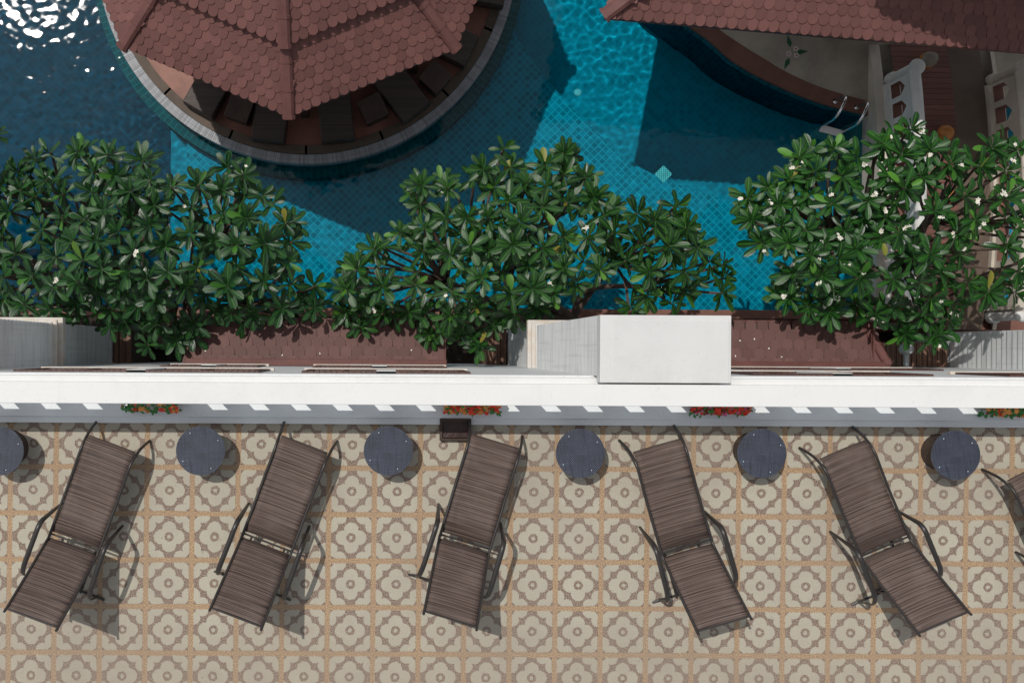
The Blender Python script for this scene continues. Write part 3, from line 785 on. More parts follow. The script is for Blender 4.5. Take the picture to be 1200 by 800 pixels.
for i, (u, v, rot, lab) in enumerate(((228, 122, 6, 'dark wicker daybed leftmost in view under the pavilion eave'),
        (308, 160, 6, 'dark wicker daybed just left of the pavilion roof corner'),
        (400, 160, -4, 'dark wicker daybed just right of the pavilion roof corner'),
        (482, 132, 5, 'dark wicker daybed between the two cube tables on the right of the pavilion'),
        (545, 66, 8, 'dark wicker daybed by the right hand roof corner of the pavilion'),
        (588, -8, 4, 'dark wicker daybed topmost on the right side of the pavilion'))):
    place_on_island(i, db, u, v, rot, .88, lab, 'daybed', 'wicker daybeds under the pavilion')
for i, (u, v, rot, lab) in enumerate(((281, 128, 2, 'small dark cube table between the two left daybeds'),
        (437, 128, 3, 'small dark cube table right of the middle daybed under the eave'),
        (510, 92, 3, 'small dark cube table near the right roof corner of the pavilion'))):
    place_on_island(i, ct, u, v, rot, .0, lab, 'table', 'cube tables under the pavilion')

# second pavilion, upper right: hip roof over a beige deck
def hip_roof():
    c = W(710, 20, ZE); e = W(1200, 60, ZE); xd = (e - c).normalized()
    root = empty('poolside_pavilion', (c.x + 3, c.y + 3, GZ)); o0 = Vector(root.location)
    tag(root, 'poolside pavilion with wide red brown scale tile roof at the top right', 'pavilion')
    def B(mb, name, mat, parent=root, **k):
        mb.v = [(x - o0.x, y - o0.y, z - o0.z) for x, y, z in mb.v]; return mb.build(name, mat, parent, **k)
    L = 10.; rise = 1.9; run = 3.2
    yd = Vector((-xd.y, xd.x, 0)); c2 = c + xd * L
    A = c; Bp = c2; ra = c + xd * 3.9 + yd * run + Vector((0, 0, rise)); rb = c2 - xd * 3.2 + yd * run + Vector((0, 0, rise))
    Dp = c + yd * 2 * run + xd * .7; Ep = c2 + yd * 2 * run
    t, bs, rg = MB(), MB(), MB()
    ud = (yd * run + Vector((0, 0, rise))); ul = ud.length; un = ud.normalized()
    scale_roof(t, bs, A, xd, un, [(0, 0), (L, 0), (L - 3.2, ul), (3.9, ul)], .156, .158)
    lx = (A - Dp).normalized(); lu = (ra - A); lu = (lu - lx * lu.dot(lx)); h = lu.length
    Ld = (Dp - A).length; ax = -(ra - Dp).dot(-lx)
    ax = (ra - Dp).dot(lx)
    scale_roof(t, bs, Dp, lx, lu, [(0, 0), (Ld, 0), (ax, h)], .156, .158)
    bk = MB(); bk.poly([Dp, Ep, rb, ra]); bk.poly([Ep, Bp, rb])
    rgs = []
    for p, q in ((A - xd * .04, ra), (Dp, ra), (ra, rb), (Bp, rb)):
        rg = MB(); ridge(rg, p + Vector((0, 0, .03)), q + Vector((0, 0, .03)), .10); rgs.append(rg)
    # added unseen roof and posts, above the frame, shaped to shade the lower slope
    e0, e1 = W(1015, 0, ZE + .26), W(1200, 60, ZE); hgt = 1.5
    e0 = e0 - SD / SD.z * -hgt; e1 = e1 - SD / SD.z * -hgt; e0.z = e1.z = ZE + 2.1
    ux = (e1 - e0).normalized(); uy = Vector((-ux.y, ux.x, 0)); UL = 5.5; e1 = e0 + ux * UL
    ut, ub = MB(), MB(); uu = (uy * 1.4 + Vector((0, 0, .85)))
    scale_roof(ut, ub, e0, ux, uu, [(0, 0), (UL, 0), (UL - 1.4, uu.length), (1.4, uu.length)], .156, .158)
    for a, b_, t_ in ((e0, e0 + uy * 2.8, e0 + uu + ux * 1.4), (e1, e1 + uy * 2.8, e1 + uu - ux * 1.4)): ub.poly([a, b_, t_])
    ub.poly([e0 + uy * 2.8, e1 + uy * 2.8, e1 + uu - ux * 1.4, e0 + uu + ux * 1.4])
    up_ = B(ut, 'added_shade_roof', M['roof']); B(ub, 'roof_boarding', M['roofbase'], up_)
    ds = MB(); 
    for k_ in (.6, UL - .6):
        for m_ in (.5, 2.3): 
            p = e0 + ux * k_ + uy * m_; ds.box(p.x - .06, p.x + .06, p.y - .06, p.y + .06, ZE + .3, e0.z)
    B(ds, 'added_roof_posts', M['post'], up_)
    r_ = B(t, 'roof', M['roof']); B(bs, 'roof_boarding', M['roofbase'], r_); [B(rg, 'hip_ridge', M['ridge'], r_) for rg in rgs]; B(bk, 'rear_slope', M['roof'], r_)
    f = MB(); dn = Vector((0, 0, -.14)); 
    for a, b_ in ((A, Bp), (Dp, A)): f.poly([a, b_, b_ + dn, a + dn])
    B(f, 'fascia', M['ridge2'], r_)
    for (s_, q) in ((3.4, 1.5), (6.6, 1.5), (3.6, 4.6), (6.8, 4.6)):
        p = c + xd * s_ + yd * q; m_ = MB(); m_.lathe((p.x, p.y, 0), [(.16, GZ + .02), (.13, GZ + .2), (.12, ZE + .5)], 20); B(m_, 'column', M['creamw'], smooth=True)
hip_roof()

# ------------------------------------------------------------------ pool
PX0, PX1, PY0, PY1 = -10.5, 15.0, W(450, 361, GZ).y, 11.0
b = MB()
Bx = 160.
for (x0, x1, y0, y1) in ((-Bx, PX0, -Bx, Bx), (PX1, Bx, -Bx, Bx), (PX0, PX1, PY1, Bx), (PX0, PX1, -Bx, -9.2)):
    b.poly([(x0, y0, GZ - .02), (x1, y0, GZ - .02), (x1, y1, GZ - .02), (x0, y1, GZ - .02)])
tag(b.build('ground', M['ground']), kind='structure')
b = MB(); b.box(PX0, PX1, -.30, PY0 - .16, GZ - .25, GZ - .004); tag(b.build('garden_bed', M['soil']), kind='structure')
b = MB(); b.box(PX0, PX1, PY0 - .158, PY0, DEEP - .3, GZ); tag(b.build('pool_edge', M['coping'], bevel=.01), kind='structure')

def floor_poly(name, pts, z, mat):
    mb = MB(); tri = tessellate_polygon([[Vector((p.x, p.y, 0)) for p in pts]])
    mb.add([Vector((p.x, p.y, z)) for p in pts], [tuple(t) for t in tri]); return mb.build(name, mat)
def fix_up(o):
    bm = bmesh.new(); bm.from_mesh(o.data); bmesh.ops.recalc_face_normals(bm, faces=bm.faces)
    if sum(f.normal.z * f.calc_area() for f in bm.faces) < 0: bmesh.ops.reverse_faces(bm, faces=bm.faces)
    bm.to_mesh(o.data); bm.free()
RECV = []
xs = W(221, 200, SHALLOW).x
b = MB(); b.poly([(xs - .4, PY0, DEEP), (PX1, PY0, DEEP), (PX1, PY1, DEEP), (xs - .4, PY1, DEEP)]); o = tag(b.build('pool_floor', M['pool_deep']), kind='structure'); RECV.append(o)
b = MB(); b.poly([(PX0, PY0, DEEP - .5), (xs, PY0, DEEP - .5), (xs, PY1, DEEP - .5), (PX0, PY1, DEEP - .5)]); o = tag(b.build('pool_floor', M['pool_dimmed']), kind='structure'); RECV.append(o)
arc = [(596, 10), (604, 45), (628, 82), (655, 115), (690, 153), (728, 187), (772, 210), (830, 231), (895, 247), (960, 258), (1030, 264)]
arc = [(p.x, p.y) for p in smooth_path([W(u, v, SHALLOW) for u, v in arc], 4)]
pts = [Vector((xs, PY0, 0)), Vector((arc[-1][0], PY0, 0))] + [Vector((x, y, 0)) for x, y in reversed(arc)] + [Vector((IC.x + 1., IC.y, 0)), Vector((xs, IC.y + .2, 0))]
o = floor_poly('pool_shelf', pts, SHALLOW, M['pool_shallow']); fix_up(o)
tag(o, kind='structure'); RECV.append(o)
mb = MB()
loop = [(p.x, p.y) for p in pts]
acc = 0
for i in range(len(loop)):
    a, c = loop[i], loop[(i + 1) % len(loop)]; L = math.hypot(c[0] - a[0], c[1] - a[1])
    mb.poly([(a[0], a[1], DEEP - .5), (c[0], c[1], DEEP - .5), (c[0], c[1], SHALLOW), (a[0], a[1], SHALLOW)], [(acc, 0), (acc + L, 0), (acc + L, .9), (acc, .9)]); acc += L
o = tag(mb.build('pool_step', M['pool_wall']), kind='structure'); RECV.append(o)
mb = MB()
for a, c in (((PX0, PY1), (PX0, PY0)), ((PX1, PY0), (PX1, PY1)), ((PX1, PY1), (PX0, PY1)), ((PX0, PY0 + .001), (PX1, PY0 + .001))):
    L = math.hypot(c[0] - a[0], c[1] - a[1]); mb.poly([(*a, DEEP - .6), (*c, DEEP - .6), (*c, GZ - .02), (*a, GZ - .02)], [(0, 0), (L, 0), (L, 1.9), (0, 1.9)])
o = tag(mb.build('pool_wall', M['pool_wall']), kind='structure'); RECV.append(o)

# beige deck under the second pavilion, its coping and pool wall
outer = [W(u, v, GZ) for u, v in ((700, -90), (728, -40), (765, -5), (806, 30), (830, 47), (855, 69), (880, 85), (910, 100), (942, 114), (975, 125), (1024, 137))]
inner = [W(u, v, GZ) for u, v in ((745, -90), (772, -40), (803, 0), (839, 32), (860, 47), (880, 60), (900, 72), (920, 84), (955, 100), (992, 112), (1024, 120))]
outer = smooth_path(outer, 4); inner = smooth_path(inner, 4)
tr = [Vector((PX1, inner[-1].y, 0)), Vector((PX1, PY1 + .5, 0)), Vector((inner[0].x, PY1 + .5, 0))]
o = floor_poly('pool_deck', [Vector((p.x, p.y, 0)) for p in inner] + tr, GZ + .002, M['beige']); fix_up(o); tag(o, kind='structure')
mb = MB(); wl = MB(); acc = 0
for i in range(len(outer) - 1):
    a, c, d, e = outer[i], outer[i + 1], inner[i + 1], inner[i]
    z = Vector((0, 0, .01)); mb.poly([a + z, c + z, d + z, e + z])
    mb.poly([a + z, Vector((a.x, a.y, GZ - .06)), Vector((c.x, c.y, GZ - .06)), c + z])
    L = (c - a).length; lo = DEEP - .02
    wl.poly([(a.x, a.y, lo), (c.x, c.y, lo), (c.x, c.y, GZ - .055), (a.x, a.y, GZ - .055)], [(acc, 0), (acc + L, 0), (acc + L, 1.5), (acc, 1.5)]); acc += L
tag(mb.build('deck_coping', M['coping']), kind='structure'); o = tag(wl.build('deck_wall', M['pool_wall']), kind='structure'); RECV.append(o)
p0, p1 = W(968, 48, GZ), W(1026, 47, GZ)
b = MB(); b.box(p0.x, p1.x, p0.y, p0.y + .9, GZ + .003, GZ + .16); tag(b.build('deck_step', M['beige'], bevel=.01), kind='structure')

# flower mosaic laid in the deck
cm = W(928, 62, GZ)
mo = empty('floor_mosaic', (cm.x, cm.y, GZ + .004)); tag(mo, 'small flower mosaic with three dark leaves inlaid in the beige deck', 'floor mosaic')
for (a, r0) in ((105, .10), (5, .06), (245, .10)):
    d = Vector((math.cos(R(a)), math.sin(R(a)), 0)); s_ = Vector((-d.y, d.x, 0)); mb = MB()
    mb.poly([d * r0 + Vector((0, 0, .003)), d * (r0 + .08) - s_ * .045 + Vector((0, 0, .003)), d * (r0 + .24) + Vector((0, 0, .003)), d * (r0 + .09) + s_ * .045 + Vector((0, 0, .003))]); mb.build('leaf', M['mosaic_leaf'], mo)
for (x, y) in ((.07, .07), (-.06, -.02), (.08, -.05)):
    mb = MB()
    for k in range(5):
        q = 2 * math.pi * k / 5; mb.lathe((x + .034 * math.cos(q), y + .034 * math.sin(q), .003 + k * .0004), [(.022, 0), (.020, .002)], 10)
    f_ = mb.build('blossom', M['mosaic_white'], mo); mb = MB(); mb.lathe((x, y, .007), [(.016, 0), (.012, .002)], 10); mb.build('blossom_heart', M['mosaic_red'], f_)

# pool ladder
ld = empty('pool_ladder', W(985, 125, GZ)); o0 = Vector(ld.location)
tag(ld, 'bent steel ladder rails with a white tread dropping from the brown coping into the water', 'ladder')
dv = (W(972, 140, GZ) - W(982, 119, GZ)).normalized(); sv = Vector((-dv.y, dv.x, 0)); sv = sv if sv.x > 0 else -sv
rails = []
for (u, v) in ((978, 119), (1003, 126)):
    p = W(u, v, GZ); mb = MB()
    path = rounded([p, p + Vector((0, 0, .55)), p + dv * .45 + Vector((0, 0, .55)), p + dv * .52 + Vector((0, 0, -.9))], .2, 7)
    mb.tube([q - o0 for q in path], .024, 10); mb.build('rail', M['chrome'], ld, smooth=True); rails.append(p)
    mb = MB(); mb.lathe(p - o0, [(.05, .011), (.045, .03), (.024, .034)], 14); mb.build('flange', M['chrome'], ld, smooth=True)
for z in (-.06, -.34, -.62):
    a, c = rails[0] + dv * .5, rails[1] + dv * .5; mb = MB()
    q = [a - dv * .05, c - dv * .05, c + dv * .08, a + dv * .08]
    lo = [p - o0 + Vector((0, 0, z - .025)) for p in q]; hi = [p - o0 + Vector((0, 0, z)) for p in q]
    mb.add(lo + hi, [(3, 2, 1, 0), (4, 5, 6, 7), (0, 1, 5, 4), (1, 2, 6, 5), (2, 3, 7, 6), (3, 0, 4, 7)]); mb.build('tread', M['tread'], ld)

# mosaic drain plate and floor light on the pool bottom
zz = SHALLOW + .004
p = W(774, 206, SHALLOW); mb = MB(); r_ = .165
mb.poly([p + Vector((0, -r_, .012)), p + Vector((r_, 0, .012)), p + Vector((0, r_, .012)), p + Vector((-r_, 0, .012))], [(0, 0), (1, 0), (1, 1), (0, 1)])
for a, c in (((0, -r_), (r_, 0)), ((r_, 0), (0, r_)), ((0, r_), (-r_, 0)), ((-r_, 0), (0, -r_))):
    mb.poly([p + Vector((*a, .001)), p + Vector((*c, .001)), p + Vector((*c, .012)), p + Vector((*a, .012))])
mb.v = [tuple(Vector(q) - p) for q in mb.v]; o = mb.build('drain_cover', M['drainplate']); o.location = p; RECV.append(o)
tag(o, 'pale diamond shaped checkered drain cover on the pool floor', 'drain cover')
p = W(673, 114, DEEP); mb = MB(); mb.lathe((0, 0, 0), [(.075, .0), (.07, .02), (.05, .025), (.0001, .03)], 18); o = mb.build('pool_light', M['galv']); o.location = p; tag(o, 'small round unlit pool light on the deep pool floor', 'pool light'); RECV.append(o)

# water surface
def water():
    n_x, n_y = 980, 400; vs = []; x0, x1, y0, y1 = PX0, PX1, PY0, PY1
    for j in range(n_y + 1):
        y = y0 + (y1 - y0) * j / n_y
        for i in range(n_x + 1):
            x = x0 + (x1 - x0) * i / n_x
            amp = .75 + .7 * noise.noise(Vector((x * .35, y * .35, 7.)))
            z = .0046 * noise.noise(Vector((x * 1.5 + .3 * y, y * 1.9, 0.))) + .0033 * noise.noise(Vector((x * 4.2 + y, y * 5.0 - x, 3.))) + .0022 * noise.noise(Vector((x * 8.2 - y, y * 9. + x, 9.)))
            z *= amp * (1 - .22 * max(0., min(1., (-1.5 - x) / 2.)))          # calmer on the left, to keep the sun glint small
            dx, dy = x - LR.x, y - LR.y; rr = math.hypot(dx, dy)
            if rr < 1.5: z += .003 * math.cos(rr * 30.) * math.exp(-rr * 2.2)
            vs.append((x, y, WZ + z))
    w1 = n_x + 1
    fs = [(j * w1 + i, j * w1 + i + 1, (j + 1) * w1 + i + 1, (j + 1) * w1 + i) for j in range(n_y) for i in range(n_x)]
    me = bpy.data.meshes.new('pool_water'); me.from_pydata(vs, [], fs); me.polygons.foreach_set('use_smooth', [True] * len(fs)); me.materials.append(M['water'])
    o = bpy.data.objects.new('pool_water', me); COL.objects.link(o); tag(o, kind='structure'); o.cycles.is_caustics_caster = True
LR = W(968, 142, WZ)
water()
for o in RECV + [c for c in isl.children]: o.cycles.is_caustics_receiver = True

# ------------------------------------------------------------------ garden bridge with pierced railings
YB0, YB1 = .42, 5.55; YM = (YB0 + YB1) / 2 - .3
def arch(y): return GZ + .05 + .42 * max(0., 1 - ((y - YM) / 2.9) ** 2)
br = empty('garden_bridge', (10., YM, DEEP)); o0 = Vector(br.location)
tag(br, 'arched garden bridge with cream railings pierced by hexagons along the right edge', 'bridge')
def GB(mb, name, mat, parent=br, **k):
    mb.v = [(x - o0.x, y - o0.y, z - o0.z) for x, y, z in mb.v]; return mb.build(name, mat, parent, **k)
NY = 24; ysn = [YB0 + (YB1 - YB0) * i / NY for i in range(NY + 1)]
XL, XR = 8.88, 10.68
mb, mg, ms = MB(), MB(), MB()
for i in range(NY):
    y0, y1 = ysn[i], ysn[i + 1]; a, c = arch(y0), arch(y1)
    mb.poly([(XL + .2, y0, a), (XL + 1.22, y0, a), (XL + 1.22, y1, c), (XL + .2, y1, c)])
    mg.poly([(XL + 1.22, y0, a), (XR, y0, a), (XR, y1, c), (XL + 1.22, y1, c)])
    for x, sgn in ((XL - .16, -1), (XR + .27, 1)):
        ms.poly([(x, y0, DEEP), (x, y1, DEEP), (x, y1, c - .03), (x, y0, a - .03)]); 
    ms.poly([(XL - .16, y0, a - .03), (XL + .02, y0, a - .03), (XL + .02, y1, c - .03), (XL - .16, y1, c - .03)])
    ms.poly([(XR + .2, y0, a - .03), (XR + .27, y0, a - .03), (XR + .27, y1, c - .03), (XR + .2, y1, c - .03)])
for y in (YB0, YB1): ms.poly([(XL - .16, y, DEEP), (XR + .27, y, DEEP), (XR + .27, y, arch(y) - .03), (XL - .16, y, arch(y) - .03)])
GB(mb, 'brick_walk', M['brick']); GB(mg, 'grey_walk', M['greywalk']); GB(ms, 'side_wall', M['cream'])
def railing(xc, th, ya, yb, H, mat, ncell):
    w = MB(); h2 = th / 2; cell = (yb - ya) / ncell
    for i in range(ncell):
        y0 = ya + i * cell; y1 = y0 + cell; ym = (y0 + y1) / 2
        z = lambda y, t: arch(y) - .02 + t
        outer = [(y0, 0.), (y1, 0.), (y1, H), (y0, H)]
        hw, lo, hi = cell * .36, H * .22, H * .62
        hexa = [(ym - hw, lo), (ym + hw, lo), (ym + hw, hi), (ym, hi + .15), (ym - hw, hi)]
        tri = tessellate_polygon([[Vector((p[0], p[1], 0)) for p in outer], [Vector((p[0], p[1], 0)) for p in reversed(hexa)]])
        allp = outer + list(reversed(hexa))
        for xx in (xc - h2, xc + h2): w.add([(xx, p[0], z(p[0], p[1])) for p in allp], [tuple(t) for t in tri])
        for k in range(5):
            p, q = hexa[k], hexa[(k + 1) % 5]; w.poly([(xc - h2, p[0], z(*p)), (xc + h2, p[0], z(*p)), (xc + h2, q[0], z(*q)), (xc - h2, q[0], z(*q))], mi=1)
    for y in (ya, yb): w.poly([(xc - h2, y, arch(y) - .02), (xc + h2, y, arch(y) - .02), (xc + h2, y, arch(y) + H), (xc - h2, y, arch(y) + H)])
    o = GB(w, 'railing', [mat, M['coping']])
    c = MB(); k = 20; pts = [(xc, ya - .04 + (yb - ya + .08) * i / k, 0) for i in range(k + 1)]
    c.tube([(p[0], p[1], arch(p[1]) + H + .03) for p in pts], th * .62, 12, .75); GB(c, 'handrail', mat, o, smooth=True)
    f = MB()
    for i in range(k):
        y0, y1 = ya + (yb - ya) * i / k, ya + (yb - ya) * (i + 1) / k
        f.add([(xc - th * .8, y0, arch(y0) - .03), (xc + th * .8, y0, arch(y0) - .03), (xc + th * .8, y1, arch(y1) - .03), (xc - th * .8, y1, arch(y1) - .03), (xc - th * .8, y0, arch(y0) + .09), (xc + th * .8, y0, arch(y0) + .09), (xc + th * .8, y1, arch(y1) + .09), (xc - th * .8, y1, arch(y1) + .09)], [(0, 3, 7, 4), (4, 7, 6, 5), (1, 5, 6, 2), (0, 4, 5, 1), (3, 2, 6, 7)])
    GB(f, 'plinth', mat, o)
    return o
r1 = railing(XL + .12, .16, .85, 4.76, .80, M['creamw'], 11)
r2 = railing(XR + .13, .18, .75, 4.75, .80, M['cream'], 10)
for (x, y, par_, mt) in ((XL + .16, 4.86, r1, 'creamw'), (XR + .16, .66, r2, 'creamw'), (XR + .16, 4.85, r2, 'cream')):
    mb = MB(); z = arch(y)
    mb.lathe((x, y, z), [(.13, -.04), (.13, .08), (.10, .10), (.095, .80), (.125, .82), (.135, .86), (.12, .90), (.08, .92)], 24); GB(mb, 'end_post', M[mt], par_, smooth=True)
mb = MB()
for (u, v, lab) in ((1087, 71, 'grey domed amber globe lamp beside the top post of the bridge railing'), (1108, 156, 'amber globe lamp on the brick walk half hidden by leaves'), (1112, 232, 'amber globe lamp lowest on the brick walk under the leaves')):
    pz = -7.95; p = W(u, v, pz); zb = arch(p.y)
    g = empty('globe_lamp', (p.x, p.y, zb + .001)); tag(g, lab, 'lamp', 'globe lamps on the bridge'); hh = pz - zb
    mb = MB(); mb.lathe((0, 0, 0), [(.10, 0), (.10, .04), (.045, .06), (.04, hh - .12), (.09, hh - .10)], 18); mb.build('stem', M['ringwood'], g, smooth=True)
    mb = MB(); mb.ball((0, 0, hh), .145, 22, 12, .9); mb.build('globe', M['amber'], g, smooth=True)
    if v < 100:
        mb = MB(); mb.lathe((0, 0, hh), [(.135, .07), (.11, .11), (.105, .16), (.07, .21), (.0001, .23)], 20); mb.build('dome', M['lampgrey'], g, smooth=True)

# ------------------------------------------------------------------ low tiled awnings and timber boxes at the foot of the facade
def awning(xa, xb, zw, ze, ye, label, hip=0):
    root = empty('tiled_awning', ((xa + xb) / 2, FY, zw)); o0 = Vector(root.location); tag(root, label, 'awning', 'tiled awnings at the foot of the facade')
    def B(mb, name, mat, parent=root, **k):
        mb.v = [(x - o0.x, y - o0.y, z - o0.z) for x, y, z in mb.v]; return mb.build(name, mat, parent, **k)
    t, bs = MB(), MB(); yb = FY + .005
    ud = Vector((0, yb - ye, zw - ze)); L = ud.length
    poly = [(0, 0), (xb - xa - hip * .0, 0), (xb - xa + hip, L), (0, L)]
    scale_roof(t, bs, Vector((xa, ye, ze)), (1, 0, 0), ud, poly, .170, .142, .010, hexa=True)
    B(bs, 'boarding', M['roofbase']); B(t, 'roof', M['roof_awn'])
    f = MB(); nrm = Vector((0, ud.z, -ud.y)).normalized(); nrm = nrm if nrm.z > 0 else -nrm
    f.box(xa - .03, xb + .03 + hip, yb, yb + .10, zw + .0, zw + .065); B(f, 'flashing', M['ridge2'], bevel=.008)
    e = MB(); e.box(xa - .02, xb + .02, ye - .01, ye + .03, ze - .16, ze - .02); e.box(xa - .02, xa + .0, yb, ye, ze - .16, zw); e.box(xb + .0, xb + .02, yb, ye, ze - .16, zw); B(e, 'fascia', M['ridge2'])
    if hip:
        rg = MB(); ridge(rg, (xb - .05, ye - .03, ze + .03), (xb + hip, yb + .05, zw + .05), .06, .3); B(rg, 'hip_ridge', M['ridge2'])
    bks = MB()
    for x in (xa + .3, xb - .3): bks.tube([(x, FY + .01, zw - .55), (x, ye - .1, ze - .1)], .03, 6)
    B(bks, 'bracket', M['post'])
awning(-2.85, .88, -4.9, -5.08, .44, 'flat brown scale tile awning between the left tree and the middle tree')
awning(3.345, 7.12, -4.9, -5.08, .44, 'brown scale tile awning right of the tall white pier, hipped at its right end', hip=.2)
b = MB(); b.box(8.6, PX1, .37, PY0 - .16, GZ - .2, GZ + .012); tag(b.build('garden_path', M['coping']), kind='structure')

def timber_box(xa, xb, yb, zt, mat, label):
    root = empty('timber_bin', ((xa + xb) / 2, (FY + yb) / 2, GZ)); hx, hy = (xb - xa) / 2, (yb - FY) / 2 - .004; H = zt - GZ
    tag(root, label, 'timber bin')
    mb = MB(); mb.box(-hx, hx, -hy, hy, .0, H - .05); mb.build('side_boards', M[mat], root)
    mb = MB(); n = max(2, int(hx * 2 / .085)); w = 2 * hx / n
    for i in range(n): mb.box(-hx + i * w + .006, -hx + (i + 1) * w - .006, -hy, hy + .015, H - .048, H - random.uniform(0, .008))
    mb.build('lid', M[mat], root)
timber_box(-4.50, -4.2, .34, -7.0, 'timber', 'narrow brown timber bin at the right foot of the left pier')
timber_box(1.72, 2.04, .33, -7.0, 'timber', 'narrow brown timber bin at the left foot of the tall white pier')
timber_box(8.25, 9.36, .16, -7.0, 'timber', 'wide brown slatted timber bin below the white wall lamp')

# white lamp on a bracket
p = W(1065, 409, -6.4)
wl_ = empty('wall_lamp', (p.x, FY, -6.5)); tag(wl_, 'white round lamp on a short bracket above the slatted timber bin', 'wall lamp')
yo = p.y - FY
mb = MB(); mb.box(-.035, .035, 0.004, yo, .0, .05); mb.box(-.05, .05, .001, .02, -.08, .12); mb.build('bracket', M['galv'], wl_, bevel=.006)
mb = MB(); mb.lathe((0, yo, 0), [(.03, -.12), (.085, -.06), (.09, .03), (.086, .09), (.065, .11), (.06, .10), (.0001, .115)], 24); mb.build('lamp_head', M['galv'], wl_, smooth=True)

# ------------------------------------------------------------------ plumeria trees
def leaf(mb, c, d, up, L, Wd, droop, fold):
    s_ = d.cross(up).normalized(); nrm = s_.cross(d).normalized()
    st = ((0, .10), (.2, .40), (.45, .82), (.70, 1.0), (.90, .76), (1.0, .12))
    vs, uvs = [], []
    for t, w in st:
        p = c + d * L * t - Vector((0, 0, 1)) * droop * L * t * t - nrm * 0
        e = s_ * Wd * w; lift = nrm * fold * Wd * w
        vs += [p - e + lift, p, p + e + lift]; uvs += [(0, t), (.5, t), (1, t)]
    fs = []
    for i in range(len(st) - 1):
        fs += [(3 * i, 3 * i + 1, 3 * i + 4, 3 * i + 3), (3 * i + 1, 3 * i + 2, 3 * i + 5, 3 * i + 4)]
    mb.add(vs, fs, uvs)

def rosette(mb, c, ax, size, n=13, rng=random):
    e1 = ax.orthogonal().normalized(); e2 = ax.cross(e1); a0 = rng.random() * 6.28
    for i in range(n):
        t = i / (n - 1); q = a0 + i * 2.39996 + rng.uniform(-.2, .2)
        el = R(22 + 78 * t ** .8 + rng.uniform(-9, 9))               # angle from the axis
        d = ax * math.cos(el) + (e1 * math.cos(q) + e2 * math.sin(q)) * math.sin(el)
        L = size * (.55 + .45 * min(1, t * 2.2)) * rng.uniform(.85, 1.1)
        base = c + ax * (.05 * (1 - t)) + d * .012
        leaf(mb, base, d.normalized(), ax, L, L * rng.uniform(.155, .20), rng.uniform(.05, .28) * (.4 + t), rng.uniform(.15, .45))

def blossom(root, c, ax, sz, cnt):
    mb = MB(); hb = MB()
    for k in range(cnt):
        off = Vector((random.uniform(-1, 1), random.uniform(-1, 1), random.uniform(-.3, .5))) * sz * (1.1 if cnt > 1 else 0)
        a = (ax + Vector((random.uniform(-.7, .7), random.uniform(-.7, .7), 0))).normalized(); e1 = a.orthogonal().normalized(); e2 = a.cross(e1)
        p = c + off
        for m in range(5):
            q = m * 1.2566 + k; d = e1 * math.cos(q) + e2 * math.sin(q); s_ = a.cross(d); r = sz
            mb.poly([p, p + d * r * .55 - s_ * r * .34 + a * r * .25, p + d * r + s_ * r * .05 + a * r * .2, p + d * r * .6 + s_ * r * .36 + a * r * .3])
        hb.poly([p + a * sz * .10 + (e1 * math.cos(x) + e2 * math.sin(x)) * sz * .2 for x in (0, 1.57, 3.14, 4.71)])
    o = mb.build('blossom', M['petal'], root); hb.build('blossom_heart', M['petalc'], o)

def pt_in(poly, x, y):
    c = False; j = len(poly) - 1
    for i in range(len(poly)):
        xi, yi = poly[i]; xj, yj = poly[j]
        if (yi > y) != (yj > y) and x < (xj - xi) * (y - yi) / (yj - yi) + xi: c = not c
        j = i
    return c

